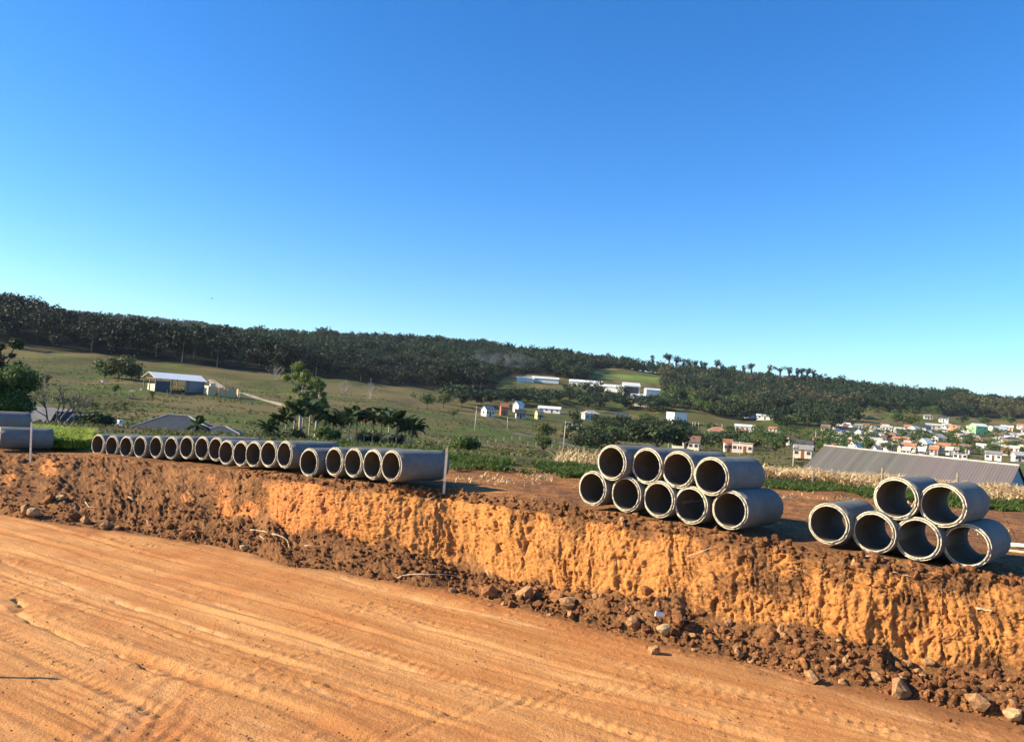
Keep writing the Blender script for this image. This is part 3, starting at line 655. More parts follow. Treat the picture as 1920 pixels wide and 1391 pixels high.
grove('hedge', 'dark hedge line crossing the pasture in front of the shaded barn', [(190, 768, 60, 3), (120, 757, 40, 3)], (1.0, 2.0), 'dark', 16, 40, 120, 90)
# ---------------------------------------------------------------- concrete pipes
def conc_mat(name, c1, c2, dark=0.5):
    m, nt, b = newmat(name); b.inputs['Roughness'].default_value = 0.85; b.inputs['Specular IOR Level'].default_value = 0.25
    g = node(nt, 'ShaderNodeTexCoord').outputs['Object']; oi = node(nt, 'ShaderNodeObjectInfo')
    va = node(nt, 'ShaderNodeVectorMath', operation='ADD'); nt.links.new(g, va.inputs[0]); 
    cb = node(nt, 'ShaderNodeCombineXYZ'); nt.links.new(math_(nt, 'MULTIPLY', oi.outputs['Random'], 37.0), cb.inputs[0]); nt.links.new(cb.outputs[0], va.inputs[1]); v = va.outputs[0]
    n = nz(nt, v, 3.0, 6, 0.65); f = nz(nt, v, 60, 3, 0.6); st = nz(nt, v, 9, 4, 0.6)
    c = mix(nt, ramp(nt, n, [(0.32, 0.0), (0.68, 1.0)]), c1, c2)
    c = mix(nt, ramp(nt, f, [(0.55, 0.0), (0.75, 0.45)]), c, tuple(x*0.6 for x in c2))
    c = mix(nt, ramp(nt, st, [(0.60, 0.0), (0.70, 0.45)]), c, tuple(min(1, x*1.25) for x in c1))
    c = mix(nt, math_(nt, 'MULTIPLY', oi.outputs['Random'], 0.3), c, tuple(x*0.7 for x in c2))
    gp = node(nt, 'ShaderNodeNewGeometry').outputs['Position']; mud = nz(nt, gp, 5, 6, 0.7)
    c = mix(nt, ramp(nt, mud, [(0.56, 0.0), (0.68, 0.55)]), c, (0.26, 0.13, 0.06))
    nt.links.new(c, b.inputs['Base Color']); bump(nt, b, math_(nt, 'ADD', f, n), 0.010, 1.0)
    return m
CONC = conc_mat('concrete_barrel', (0.20, 0.205, 0.185), (0.135, 0.14, 0.13))  # concrete colour lowered to deepen the shade on the barrels
CRIM = conc_mat('concrete_rim', (0.72, 0.66, 0.50), (0.50, 0.45, 0.33))  # same concrete painted lighter, sunlight on the mouths put into the colour
CINN = conc_mat('concrete_bore', (0.13, 0.105, 0.075), (0.09, 0.07, 0.05))  # same concrete painted darker, shade inside the pipe put into the colour
def pipe_variant(seed):
    """axis along +Y, mouth at y=0; separate meshes for shell, bore and stepped mouth rim"""
    rng = np.random.RandomState(seed); n = 72; L = 1.5; Ro = 0.36; Ri = 0.30
    th = np.arange(n)*2*math.pi/n; cs, sn = np.cos(th), np.sin(th)
    def ring(r, y): 
        r = np.broadcast_to(r, (n,)); y = np.broadcast_to(y, (n,)); return np.stack([r*cs, y, r*sn], 1)
    chips = np.zeros(n)
    for _ in range(rng.randint(3, 7)):
        c = rng.rand()*6.28; chips += rng.uniform(0.4, 1)*np.exp(-((np.angle(np.exp(1j*(th-c))))/rng.uniform(0.05, 0.16))**2)
    j = rng.normal(size=n)*0.0016; chips = np.clip(chips, 0, 1)
    def surf(rings): 
        V = np.concatenate(rings); m = len(rings)
        F_ = [[a*n+k, (a+1)*n+k, (a+1)*n+(k+1) % n, a*n+(k+1) % n] for a in range(m-1) for k in range(n)]; return V, np.array(F_)
    ry = np.linspace(0.012, L-0.03, 9)
    seam = -0.010*np.exp(-((np.angle(np.exp(1j*(th-th[0])))/0.03)**2))-0.010*np.exp(-((np.angle(np.exp(1j*(th-th[n//2])))/0.03)**2))
    sh = [ring(Ro-0.004+j-chips*0.024, 0.004+chips*0.022)]+[ring(Ro+0.0012*rng.normal(size=n)+seam, y) for y in ry]+[ring(Ro-0.012, L), ring(Ri+0.012, L+0.001)]
    V, F_ = surf(sh); shell = mkmesh('shell', V, F_, CONC, True)
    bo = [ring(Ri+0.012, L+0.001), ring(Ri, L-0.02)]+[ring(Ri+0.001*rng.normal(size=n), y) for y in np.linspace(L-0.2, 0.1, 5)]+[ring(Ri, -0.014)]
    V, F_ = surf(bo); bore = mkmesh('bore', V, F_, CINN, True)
    g = rng.normal(size=n)*0.0025
    step = Ri+0.024+g; outer_y = -0.0+0.001*rng.normal(size=n)+chips*0.022
    rm = [ring(Ro-0.004+j-chips*0.024, 0.004+chips*0.022), ring(Ro-0.009+j-chips*0.022, outer_y), ring(step+0.016, outer_y+0.001), ring(step+0.013, 0.040), ring(step, 0.040),
          ring(step-0.002+rng.normal(size=n)*0.002, -0.024+0.005*rng.normal(size=n)+np.roll(chips, 23)*0.03), ring(Ri+0.006+rng.normal(size=n)*0.002, -0.028), ring(Ri, -0.014)]
    V, F_ = surf(rm); rim = mkmesh('rim', V, F_, CRIM, False)
    return shell, bore, rim
PV = [pipe_variant(s) for s in range(6)]
_np = [0]
def pipe(px, py, h, alpha, label, group, sag=0.0, prx=0.0, Z=None, zoff=None):
    """mouth centre at photo pixel (px,py); h: mouth height in photo pixels; alpha: heading of the far end, degrees right of straight ahead"""
    Y = F*0.72/h if Z is None else Z
    p = at(px, py, Y)
    if zoff is not None: p.z = bench_z(p.x, p.y)+0.345+zoff
    i = _np[0]; _np[0] += 1
    r = empty('concrete_pipe', (p.x, p.y, p.z), R(-alpha))
    sh, bo, rm = PV[i % 6]; a = random.Random(i).uniform(0, 6.28)
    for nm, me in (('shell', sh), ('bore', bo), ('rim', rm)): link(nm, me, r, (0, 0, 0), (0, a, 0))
    tag(r, label, 'concrete pipe', group); return r
ordn = ['first', 'second', 'third', 'fourth', 'fifth', 'sixth', 'seventh', 'eighth', 'ninth', 'tenth', 'eleventh', 'twelfth', 'thirteenth', 'fourteenth']
G1 = 'concrete pipes lined up side by side along the bank'
z5 = lambda x, y: (150+x/4.683, 780+y/4.683)
rowA = [(158, 252), (280, 264), (406, 270), (528, 272), (668, 272), (800, 280), (938, 275), (1072, 282), (1193, 290), (1285, 320), (1412, 330), (1525, 335), (1658, 333), (1797, 338)]
hA = [39.8, 41.5, 42, 43, 43, 43.5, 43.5, 43.5, 43.5, 47, 46, 46.5, 46.5, 51]
aA = [29, 30, 30, 31, 32, 32, 32, 33, 33, 34, 35, 35, 35, 41]
def row_depths(items):
    """items (px, h, alpha, new): pipes of one row touch side by side"""
    out = []; prev = None
    for px, h, a, new in items:
        t = (px-960)/F; Y = F*0.72/h
        if prev and not new:
            al = R(a); Xp, Yp = prev; Y = (0.728+Xp*math.cos(al)-Yp*math.sin(al))/(t*math.cos(al)-math.sin(al))
        out.append(Y); prev = (t*Y, Y)
    return out
ra = [(z5(x, y)[0], h, a, i in (0, 9)) for i, ((x, y), h, a) in enumerate(zip(rowA, hA, aA))]
ZA = row_depths(ra); print('ZA', [round(F*0.72/z, 1) for z in ZA])
for i, ((x, y), h, a) in enumerate(zip(rowA, hA, aA)):
    px, py = z5(x, y)
    pipe(px, py, h, a, f'grey concrete pipe, {ordn[i]} from the left in the long row of fourteen', G1, Z=ZA[i])
rowB = [(402, 440, 53.5), (640, 432, 54.5), (822, 442, 54), (1004, 458, 55), (1182, 472, 56)]
ZB = row_depths([(500+x/5.053, h, 41, i < 2) for i, (x, y, h) in enumerate(rowB)]); print('ZB', [round(F*0.72/z, 1) for z in ZB])
for i, (x, y, h) in enumerate(rowB):
    pipe(500+x/5.053, 780+y/5.053, h, 41 if i else 35, Z=ZB[i], label= f'grey concrete pipe, {ordn[i]} from the left of the five beside the tall stake', group=G1)
G2 = 'concrete pipes stacked in two layers'
z6 = lambda x, y: (1060+x/4.364, 810+y/4.364)
low = [(222, 460, 65), (497, 508, 67), (766, 550, 69), (1026, 598, 71), (1347, 636, 73.5)]
top = [(380, 250, 66.5), (668, 277, 68), (922, 308, 70), (1194, 362, 72.5)]
for i, (x, y, h) in enumerate(low):
    px, py = z6(x, y); pipe(px, py, h, 44, f'concrete pipe in the bottom layer of the nine pipe stack, {ordn[i]} from the left', G2)
for i, (x, y, h) in enumerate(top):
    px, py = z6(x, y); pipe(px, py, h, 44, f'concrete pipe in the top layer of the nine pipe stack, {ordn[i]} from the left', G2)
z7 = lambda x, y: (1480+x/4.364, 860+y/4.364)
low = [(322, 532, 77, 44), (690, 603, 79, 45), (1050, 656, 81, 45), (1450, 712, 82.5, 44)]
top = [(872, 325, 79.5, 45), (1252, 382, 82, 45)]
for i, (x, y, h, a) in enumerate(low):
    px, py = z7(x, y); pipe(px, py, h, a, f'concrete pipe in the bottom layer of the six pipe stack, {ordn[i]} from the left', G2)
for i, (x, y, h, a) in enumerate(top):
    px, py = z7(x, y); pipe(px, py, h, a, f'{"left" if i == 0 else "right"} hand pipe of the two on top of the six pipe stack', G2)
# two at the left edge of the frame, seen from the side
pipe(-3, 820.5, 41, 48, 'concrete pipe lying side on at the left edge behind the short stake', G2)
pipe(-44, 789, 40, 48, 'upper concrete pipe lying on top of another at the left edge', G2)
pipe(-72, 822, 42, 72, 'lower concrete pipe cut off by the left edge of the picture', G2) if False else None

# stakes ---------------------------------------------------------------------
STK = pmat('stake_whitewash', (0.66, 0.60, 0.50), (0.42, 0.36, 0.28), 9, 0.9, 0.004)
def stake(xt, yt, xb, yb, Y, wd, label):
    b = at(xb, yb, Y); t = at(xt, yt, Y); d = (t-b)
    mb = MB(); L = d.length; mb.box(-wd/2, wd/2, -0.012, 0.012, -0.25, L*0.55); mb.box(-wd*0.46, wd*0.52, -0.013, 0.011, L*0.55, L*0.965)
    k = mb.n; mb.add([(-wd*0.46, -0.013, L*0.965), (wd*0.52, -0.013, L*0.965), (wd*0.52, 0.011, L*0.965), (-wd*0.46, 0.011, L*0.965), (0.2*wd, -0.013, L), (0.2*wd, 0.011, L)], [(0, 1, 4), (3, 5, 2), (0, 4, 5, 3), (1, 2, 5, 4)])
    o = mb.build('stake', STK, None, loc=b); o.rotation_euler = (0, math.atan2(d.x, d.z), 0); tag(o, label, 'stake')
stake(838, 838, 832, 925, 16.9, 0.056, 'tall white wooden survey stake standing right of the row of five pipes')
_sx, _sy = road_pt(110, 1273); _L = 1.35; _k = _L/math.tan(R(SUN_EL)); mb = MB(); mb.tube([(0, 0, -.2), (0, 0, _L)], [0.03, 0.026], 8)
tag(mb.build('stake', STK, None, loc=(_sx-_k*math.cos(R(SUN_A)), _sy+_k*math.sin(R(SUN_A)), 0)), 'round wooden stake just outside the left edge whose thin shadow crosses the road', 'stake')
stake(59, 791, 57, 852, 22.3, 0.052, 'short white wooden survey stake in front of the side on pipes at the left')

# ---------------------------------------------------------------- rocks, clods, roots on the bank
def ico(sub):
    import bmesh
    bm = bmesh.new(); bmesh.ops.create_icosphere(bm, subdivisions=sub, radius=1); 
    V = np.array([v.co[:] for v in bm.verts]); Fc = np.array([[v.index for v in f.verts] for f in bm.faces]); bm.free(); return V, Fc
def rock_geo(seed, sub=2, flat=0.8):
    V, Fc = ico(sub); rng = np.random.RandomState(seed)
    P = V*np.array([1, rng.uniform(0.7, 1), flat*rng.uniform(0.8, 1.05)])
    for _ in range(13):      # facets: cut by planes
        d = rng.normal(size=3); d /= np.linalg.norm(d); k = rng.uniform(0.38, 0.74); s = P@d; P = P-np.outer(np.clip(s-k, 0, 9)*1.0, d)
    P = P*(1+0.13*vn(V[:, 0]*3+V[:, 2]*5, V[:, 1]*3, seed)[:, None]+0.06*vn(V[:, 0]*8, V[:, 1]*8+V[:, 2]*7, seed+3)[:, None])
    return P, Fc
def rockmat(name, c1, c2):
    m, nt, b = newmat(name); b.inputs['Roughness'].default_value = 0.95; b.inputs['Specular IOR Level'].default_value = 0.1
    v = node(nt, 'ShaderNodeNewGeometry').outputs['Position']; n = nz(nt, v, 16, 6, 0.7)
    nt.links.new(mix(nt, ramp(nt, n, [(0.35, 0.0), (0.65, 1.0)]), c1, c2), b.inputs['Base Color']); bump(nt, b, n, 0.03, 0.9); return m
RK = {'brown': rockmat('clod_brown', (0.085, 0.036, 0.015), (0.24, 0.105, 0.043)), 'tan': rockmat('rock_tan', (0.20, 0.10, 0.045), (0.46, 0.27, 0.13)), 'orange': rockmat('clod_orange', (0.16, 0.068, 0.026), (0.38, 0.17, 0.065)),
      'pale': rockmat('rock_pale', (0.30, 0.19, 0.09), (0.50, 0.36, 0.19))}
rockV = {(c, k): mkmesh('rock', *rock_geo(20+k, 2), RK[c], False) for c in RK for k in range(5)}
def ground_at(px, py):
    if px > 0:
        yf = np.interp(px, [s[0] for s in stations], [s[2] for s in stations])
        if py < yf+6: return bank_at(px, py)
    x, y = road_pt(px, py); return Vector((x, y, 0))
_rk = [0]
def rock(px, py, w, col, label, cat='rock', group=None, asp=0.8):
    p = ground_at(px, py); i = _rk[0]; _rk[0] += 1; s = w/2*p.y/F*1.45
    o = link('rock', rockV[(col, i % 5)], None, (p.x, p.y, p.z+s*asp*0.5), (0.3*math.sin(i), 0.3*math.cos(i*2), i*1.3), (s, s, s*asp)); tag(o, label, cat, group)
rock(1226, 1226, 24, 'tan', 'lone pale rock with a long shadow on the road below the nine pipe stack')
rock(1300, 1218, 10, 'tan', 'small tan stone on the road between the lone pale rock and the bank')
rock(1524, 1280, 32, 'tan', 'large tan boulder at the road edge below the six pipe stack')
rock(1688, 1306, 40, 'tan', 'biggest rough brown rock standing clear at the road edge on the right')
rock(1584, 1283, 16, 'tan', 'small tan stone right of the large tan boulder')
rock(1780, 1354, 12, 'brown', 'tiny dark stone alone on the road near the lower right corner')
rock(1897, 1349, 34, 'pale', 'pale yellow rock close to the right edge of the picture')
rock(1834, 1328, 44, 'tan', 'broad tan slab of clay near the right edge of the rubble')
rock(1385, 1232, 22, 'tan', 'dark sided tan rock at the rubble edge, right of the lone pale rock')
rock(921, 1119, 28, 'orange', 'upright split orange rock at the bank foot below the tall stake')
rock(985, 1123, 36, 'tan', 'flat topped tan boulder right of the upright split rock')
rock(1043, 1126, 30, 'orange', 'orange block leaning on a bigger one at the bank foot below the nine pipe stack')
rock(1066, 1138, 32, 'tan', 'tall tan block leaning to the right in the rubble')
rock(960, 1140, 18, 'brown', 'brown stone in front of the flat topped tan boulder')
rock(946, 1136, 13, 'tan', 'little tan stone left of the brown stone at the road edge')
rock(1008, 1140, 22, 'brown', 'rough grey brown lump in front of the leaning blocks')
rock(1030, 1155, 11, 'tan', 'small round stone on the road in front of the leaning blocks')
rock(848, 1112, 17, 'tan', 'single brown stone on the road edge near the long thin root')
rock(1070, 1158, 16, 'tan', 'stone at the road edge just under the tall tan block')
rock(1190, 1174, 28, 'tan', 'chunky tan rock left of the white slab')
rock(1157, 1178, 20, 'brown', 'dark rough stone left of the chunky tan rock')
rock(1210, 1182, 18, 'brown', 'dark round stone between the chunky tan rock and the yellow rock')
rock(1243, 1188, 30, 'pale', 'yellowish rock at the road edge under the white slab')
rock(1272, 1172, 28, 'brown', 'round brown boulder right of the white slab')
rock(1262, 1190, 20, 'brown', 'dark stone right of the yellowish rock')
rock(1297, 1178, 18, 'brown', 'brown stone in the rubble right of the round brown boulder')
rock(1312, 1152, 24, 'orange', 'orange wedge of clay sitting on the slope right of the white slab')
rock(1210, 1115, 24, 'orange', 'clay knob sticking out of the slope below the nine pipe stack')
rock(47, 964, 22, 'tan', 'tan boulder at the foot of the slope near the left edge')
rock(66, 968, 22, 'pale', 'pale boulder beside the tan one near the left edge')
rock(90, 942, 20, 'orange', 'orange stone higher up the slope near the left edge')
rock(112, 938, 17, 'pale', 'pale stone on the dark slope near the left edge')
rock(138, 974, 20, 'brown', 'brown boulder at the slope foot right of the pale boulder')
rock(160, 982, 20, 'tan', 'tan boulder at the road edge below the left of the long row')
rock(200, 990, 20, 'tan', 'light clod on the road edge below the long row')
rock(219, 994, 14, 'tan', 'smaller light clod right of the light clod on the road edge')
rock(344, 1009, 19, 'orange', 'orange clod on the road edge below the middle of the long row')
rock(456, 1032, 18, 'pale', 'yellow stone at the foot of the heap with white roots')
rock(444, 1024, 15, 'brown', 'brown stone behind the yellow stone at the root heap')
rock(318, 988, 15, 'brown', 'dark stone above the orange clod on the slope foot')
rock(1534, 1258, 14, 'orange', 'orange stone above the large tan boulder')
rock(1495, 1230, 26, 'orange', 'long orange wedge of clay in the rubble below the six pipe stack')
rock(1700, 1248, 18, 'tan', 'tan stone in the middle of the rubble left of the pale yellow rock')
rock(1740, 1245, 16, 'tan', 'tan stone right of the middle one in the rubble')
def slab(px, py, sx, sy, sz, mat, rot, label, name='slab', cat='slab'):
    p = ground_at(px, py); mb = MB(); mb.add([(-sx, -sy, 0), (sx*.8, -sy*.9, 0), (sx, sy, 0), (-sx*.7, sy*.8, 0), (-sx, -sy, sz), (sx*.8, -sy*.9, sz), (sx, sy, sz*.9), (-sx*.7, sy*.8, sz)], [(0, 3, 2, 1), (4, 5, 6, 7), (0, 1, 5, 4), (1, 2, 6, 5), (2, 3, 7, 6), (3, 0, 4, 7)])
    o = mb.build(name, mat, None, loc=(p.x, p.y-0.05, p.z+0.08)); o.rotation_euler = rot; tag(o, label, cat)
slab(1233, 1160, 0.085, 0.05, 0.03, pmat('white_rubble', (0.78, 0.76, 0.72), (0.6, 0.58, 0.55), 12, 0.7), (0.9, 0.2, 0.3), 'white flat piece of rubble standing out among the brown rocks')
# clods: the largest ones one by one, the crumbs as one mass
rng = np.random.RandomState(4)
cl = [rockV[(c, k)] for c in ('brown', 'brown', 'brown', 'orange') for k in range(5)]
def rubble_v(px, r):       # where loose clods lie
    return np.where(px < 400, rng.rand()**2.4*0.45-0.04, rng.rand()**1.3*0.42-0.06) if r < 0.75 else (rng.uniform(0.0, 0.95) if px < 480 else rng.uniform(0.86, 1.03))
cand = []
for i in range(6500):
    px = rng.uniform(-60, 1990); v = float(rubble_v(px, rng.rand())); p = bank_pt(px, v); 
    s = 0.011+0.085*rng.rand()**2.7
    if v < 0: s *= 0.8
    cand.append((s*F/p.y, s, p))
cand.sort(key=lambda t: -t[0])
for i, (_, s, p) in enumerate(cand[:240]):
    me = cl[rng.randint(20)] if rng.rand() < 0.9 else rockV[('tan', rng.randint(5))]
    o = link('clod', me, None, (p.x, p.y, p.z+s*0.4), (rng.rand()*3, rng.rand()*3, rng.rand()*6), (s*rng.uniform(.8, 1.2), s*rng.uniform(.8, 1.2), s*rng.uniform(.6, 1)))
    tag(o, 'lump of brown earth lying loose on the cut bank', 'clod', 'loose lumps of earth on the cut bank')
def scatter_rocks(name, items, label, cols=('brown', 'orange')):
    geos = [rock_geo(60+k, 1) for k in range(5)]; outs = {c: [] for c in cols}
    for s, p in items:
        V, Fc = geos[rng.randint(5)]; a = rng.rand(3)*6.28; Mx = np.array(Matrix.Rotation(a[0], 3, 'X') @ Matrix.Rotation(a[1], 3, 'Z')); W = (V@Mx.T)*s*np.array([1, 1, 0.8])+np.array([p[0], p[1], p[2]+s*0.35])
        outs[cols[0] if rng.rand() < 0.78 else cols[1]].append((W, Fc))
    ps = [merge(outs[c]) for c in cols]; me = mkmesh(name, np.concatenate([ps[0][0], ps[1][0]]), [np.concatenate([ps[0][1], ps[1][1]+len(ps[0][0])])], None)
    for c in cols: me.materials.append(RK[c])
    me.polygons.foreach_set('material_index', np.array([0]*len(ps[0][1])+[1]*len(ps[1][1]), np.int32)); tag(link(name, me), label, kind='stuff')
scatter_rocks('rubble', [(s, p) for _, s, p in cand[240:]], 'small crumbs of earth and stone spilled along the bank')
it = []
for i in range(9000):
    px = rng.uniform(-50, 1980); py = rng.uniform(1000, 1400); x, y = road_pt(px, py); yf = np.interp(px, [s[0] for s in stations], [s[2] for s in stations])
    if py < yf: continue
    near = math.exp(-(py-yf)/45); 
    if rng.rand() > 0.35+near: continue
    it.append((0.004+0.020*rng.rand()**3.5, (x, y, 0.004)))
scatter_rocks('gravel', it, 'scattered crumbs of dirt on the road surface', ('brown', 'orange'))
it = []
for i in range(1500):
    px = rng.uniform(-50, 1990); v = 1.0+rng.rand()**0.7*2.7; p = bank_pt(px, v); it.append((0.006+0.022*rng.rand()**2.5, p))
scatter_rocks('gravel', it, 'small lumps of dirt on the shelf above the bank', ('brown', 'orange'))
# roots and twigs
ROOT = pmat('root_bleached', (0.62, 0.50, 0.36), (0.40, 0.29, 0.18), 12, 0.85); RDK = pmat('root_dark', (0.10, 0.05, 0.03), (0.05, 0.025, 0.015), 12, 0.9)
def root(pts, rad, label, mat=None, cat='root', lift=0.035):
    P = [ground_at(*p)+Vector((-0.01, -0.03, lift)) for p in pts]; o = P[0].copy(); k = []
    for a, b in zip(P[:-1], P[1:]): k += [a, a.lerp(b, 0.5)+Vector((0, 0, 0.012))]
    k.append(P[-1]); mb = MB(); m = len(k); mb.tube([q-o for q in k], [rad*(1-0.6*i/m) for i in range(m)], 6)
    tag(mb.build('root', mat or ROOT, None, True, loc=o), label, cat)
root([(470, 996), (490, 998), (503, 1001)], 0.018, 'thick straight bleached root on top of the heap at the bank foot')
root([(512, 1003), (530, 1008), (540, 1016), (544, 1030)], 0.018, 'curved bleached root bending down the heap at the bank foot')
root([(488, 1007), (502, 1019)], 0.010, 'short bleached twig in the middle of the root heap')
root([(572, 1026), (590, 1024)], 0.016, 'short bleached stick right of the root heap')
root([(745, 1086), (765, 1080), (800, 1079), (855, 1081)], 0.014, 'long thin bleached root lying along the bank foot')
root([(911, 1072), (918, 1082)], 0.010, 'small bleached twig in the rubble above the upright split rock')
root([(161, 943), (168, 952), (185, 953)], 0.012, 'white bent twig on the dark slope at the left')
root([(243, 934), (252, 941)], 0.018, 'white chip of wood on the dark slope below the long row')
root([(312, 920), (318, 917)], 0.012, 'white chip high on the dark slope below the long row')
root([(175, 980), (186, 981)], 0.013, 'white stick lying at the slope foot at the left')
root([(277, 978), (279, 990)], 0.009, 'upright pale twig in the rubble at the slope foot', lift=0.05)
root([(1288, 1048), (1308, 1040), (1322, 1034), (1334, 1030)], 0.010, 'thin pale root hanging on the clay face below the nine pipe stack')
root([(1830, 1145), (1845, 1147), (1858, 1150)], 0.020, 'cut white root stub poking out of the clay face at the right')
root([(1622, 1046), (1645, 1048), (1668, 1052)], 0.011, 'pale root along the bank crest under the six pipe stack')
root([(1674, 1076), (1690, 1081), (1712, 1085)], 0.009, 'thin pale root below the bank crest under the six pipe stack')
root([(630, 945), (648, 946), (664, 945)], 0.008, 'thin pale root on the clay face below the row of five pipes')
root([(800, 942), (812, 936), (822, 930)], 0.009, 'pale twig on the bank crest left of the tall stake')
root([(1480, 1068), (1500, 1075), (1518, 1085)], 0.008, 'thin dark root crossing the clay left of the root tuft', RDK)
root([(1400, 1118), (1412, 1130), (1425, 1136), (1440, 1138)], 0.008, 'dark curling root low on the clay face', RDK)
root([(1450, 1075), (1454, 1095), (1452, 1120), (1458, 1140)], 0.012, 'dark hanging root running down the clay face', RDK)
root([(1548, 1068), (1540, 1078), (1536, 1082)], 0.02, 'tuft of dark torn root under the bank crest left of the six pipe stack', RDK)
root([(1760, 1205), (1785, 1195), (1800, 1180)], 0.009, 'dark root curving at the bottom of the clay face on the right', RDK)
def lay(px, py, Y, L, rad, rz, mat, label, name, cat):
    a = at(px, py, Y); z = bench_z(a.x, a.y); mb = MB(); mb.tube([(0, 0, rad), (L*0.5, 0, rad*1.2), (L, 0, rad)], rad, 8)
    tag(mb.build(name, mat, None, True, loc=(a.x, a.y, z), rot=(0, 0, rz)), label, cat)
lay(1893, 1022, 15.0, 1.2, 0.045, R(-8), pmat('white_plastic', (0.75, 0.74, 0.72), (0.55, 0.5, 0.45), 8, 0.5), 'short white plastic tube on the ground right of the six pipe stack', 'plastic_tube', 'tube')
lay(1890, 1028, 14.4, 1.5, 0.025, R(-25), ROOT, 'pale wooden pole on the ground right of the six pipe stack', 'wooden_pole', 'pole')

# ---------------------------------------------------------------- grass, corn and weeds behind the shelf
def blades(name, label, n, area, hr, wd, leaf, seed, bend=0.5, sway=0.6, clump=0.0):
    """area: function(rng, n) -> (x, y, z) base arrays"""
    rng = np.random.RandomState(seed); x, y, z = area(rng, n); n = len(x)
    h = rng.uniform(*hr, n)*(1+0.35*vn(x*0.8, y*0.8, seed)); a = rng.rand(n)*6.28; w_ = wd*(0.6+0.8*rng.rand(n)); b = bend*h*rng.uniform(0.2, 1.2, n)
    ca, sa = np.cos(a), np.sin(a); wx, wy = -sa*w_/2, ca*w_/2
    def P(t, ww): 
        cx = x+ca*b*t*t; cy = y+sa*b*t*t; cz = z+h*(t-0.28*t*t*bend)
        return np.stack([cx-wx*ww, cy-wy*ww, cz], 1), np.stack([cx+wx*ww, cy+wy*ww, cz], 1)
    a0, b0 = P(-0.05, 0.8); a1, b1 = P(0.5, 1.0); a2, b2 = P(1.0, 0.12)
    V = np.stack([a0, b0, b1, a1, a2, b2], 1).reshape(-1, 3); i = np.arange(n)[:, None]*6
    Fc = np.concatenate([i+np.array([[0, 1, 2, 3]]), i+np.array([[3, 2, 5, 4]])])
    tag(link(name, mkmesh(name, V, Fc, LEAF[leaf])), label, kind='stuff')
def gz(x, y):
    return tz(x, y)
def band(pa, ya0, ya1, noise=0.8, dens=None, seed=0):
    """strip between photo columns pa, depths given by arrays over px"""
    def f(rng, n):
        p = rng.uniform(pa[0], pa[1], n); t = rng.rand(n); Y0 = np.interp(p, *ya0); Y1 = np.interp(p, *ya1)
        Y = Y0+(Y1-Y0)*t+noise*fbm(p/40, p*0+t, 2, seed); X = (p-960)/F*Y
        k = fbm(X*0.7, Y*0.7, 3, seed+5) > (dens if dens is not None else -9)
        X, Y = X[k], Y[k]; return X, Y, tz(X, Y)-0.02
    return f
g0 = ([820, 1200, 1920, 2100], [22.5, 23.0, 23.2, 23.2]); g1 = ([820, 1200, 1920, 2100], [28.5, 26.5, 26.5, 26.5])
blades('grass', 'strip of tall green grass behind the dirt shelf', 30000, band((835, 2100), g0, g1, 1.1, -0.16), (0.06, 0.30), 0.04, 'grass', 21, 1.1)
blades('grass', 'green grass and weeds behind the row of pipes', 6000, band((160, 850), ([160, 850], [27.5, 25.0]), ([160, 850], [34, 32]), 1.0, 0.0), (0.08, 0.26), 0.04, 'grass', 22, 0.7)
blades('weeds', 'patch of bright yellow green weeds between the side on pipes and the long row', 9000, band((55, 182), ([55, 182], [25.6, 26.4]), ([55, 182], [33, 33]), 0.5), (0.2, 0.55), 0.08, 'lush', 23, 1.1)
cornden = lambda a: a
blades('corn_stubble', 'dry pale maize stalks standing between the grass strip and the grey shed roof', 11000, band((1420, 2150), ([1420, 2150], [27.0, 27.0]), ([1420, 2150], [32.5, 32.0]), 0.7, -0.28), (0.15, 0.68), 0.07, 'corn', 24, 1.3)
blades('corn_stubble', 'short strip of dry maize stalks left of the nine pipe stack', 1100, band((1050, 1440), ([1030, 1440], [28.0, 27.5]), ([1030, 1440], [32, 31.5]), 0.6, -0.2), (0.25, 0.7), 0.05, 'corn', 25, 1.0)
blades('dry_grass', 'thin dry grass scattered over the dirt shelf', 2600, band((850, 2000), ([850, 1920], [19.5, 16.5]), ([850, 1920], [23.5, 23.5]), 1.5, 0.12), (0.05, 0.18), 0.03, 'corn', 26, 1.3)
blades('dry_grass', 'tufts of dry and green grass across the pasture', 30000, band((0, 1900), ([0, 1900], [34, 34]), ([0, 1900], [95, 95]), 2, -0.15), (0.08, 0.3), 0.09, 'drygrass', 27, 0.8)
def tuft_area(rng, n):
    p = rng.uniform(0, 1900, n); Y = np.exp(rng.uniform(math.log(90), math.log(330), n)); X = (p-960)/F*Y
    k = (fbm(X/9, Y/4, 3, 77) > 0.04); X, Y = X[k], Y[k]; return X, Y, tz(X, Y)-0.05
blades('weeds', 'rough clumps of weeds scattered over the valley pasture', 60000, tuft_area, (0.2, 0.6), 0.5, 'drygrass', 28, 0.9)
# ---------------------------------------------------------------- trees one can tell apart
tree('bush', 0, 815, 158, 118, 'mid', 'big dense tree at the left edge behind the side on pipes', n=16000, Y=64, name='tree', size=0.13, seed=5)
tree('tall', -4, 790, 160, 60, 'dark', 'taller tree crown rising behind the big dense tree at the left edge', n=7000, Y=84, size=0.15)
tree('bush', 196, 709, 42, 46, 'mid', 'left tree of the rounded clump above the barn, lighter on its sunny side', 'clump of rounded trees left of the barn', n=1500, ymin=200)
tree('bush', 222, 711, 54, 56, 'olive', 'tallest middle tree of the rounded clump left of the barn', 'clump of rounded trees left of the barn', n=2200, ymin=200)
tree('bush', 246, 714, 44, 48, 'dark', 'dark right tree of the rounded clump left of the barn', 'clump of rounded trees left of the barn', n=1500, ymin=200)
tree('round', 87, 728, 28, 17, 'dark', 'small dark tree alone in the field left of the barn', n=700, ymin=120)
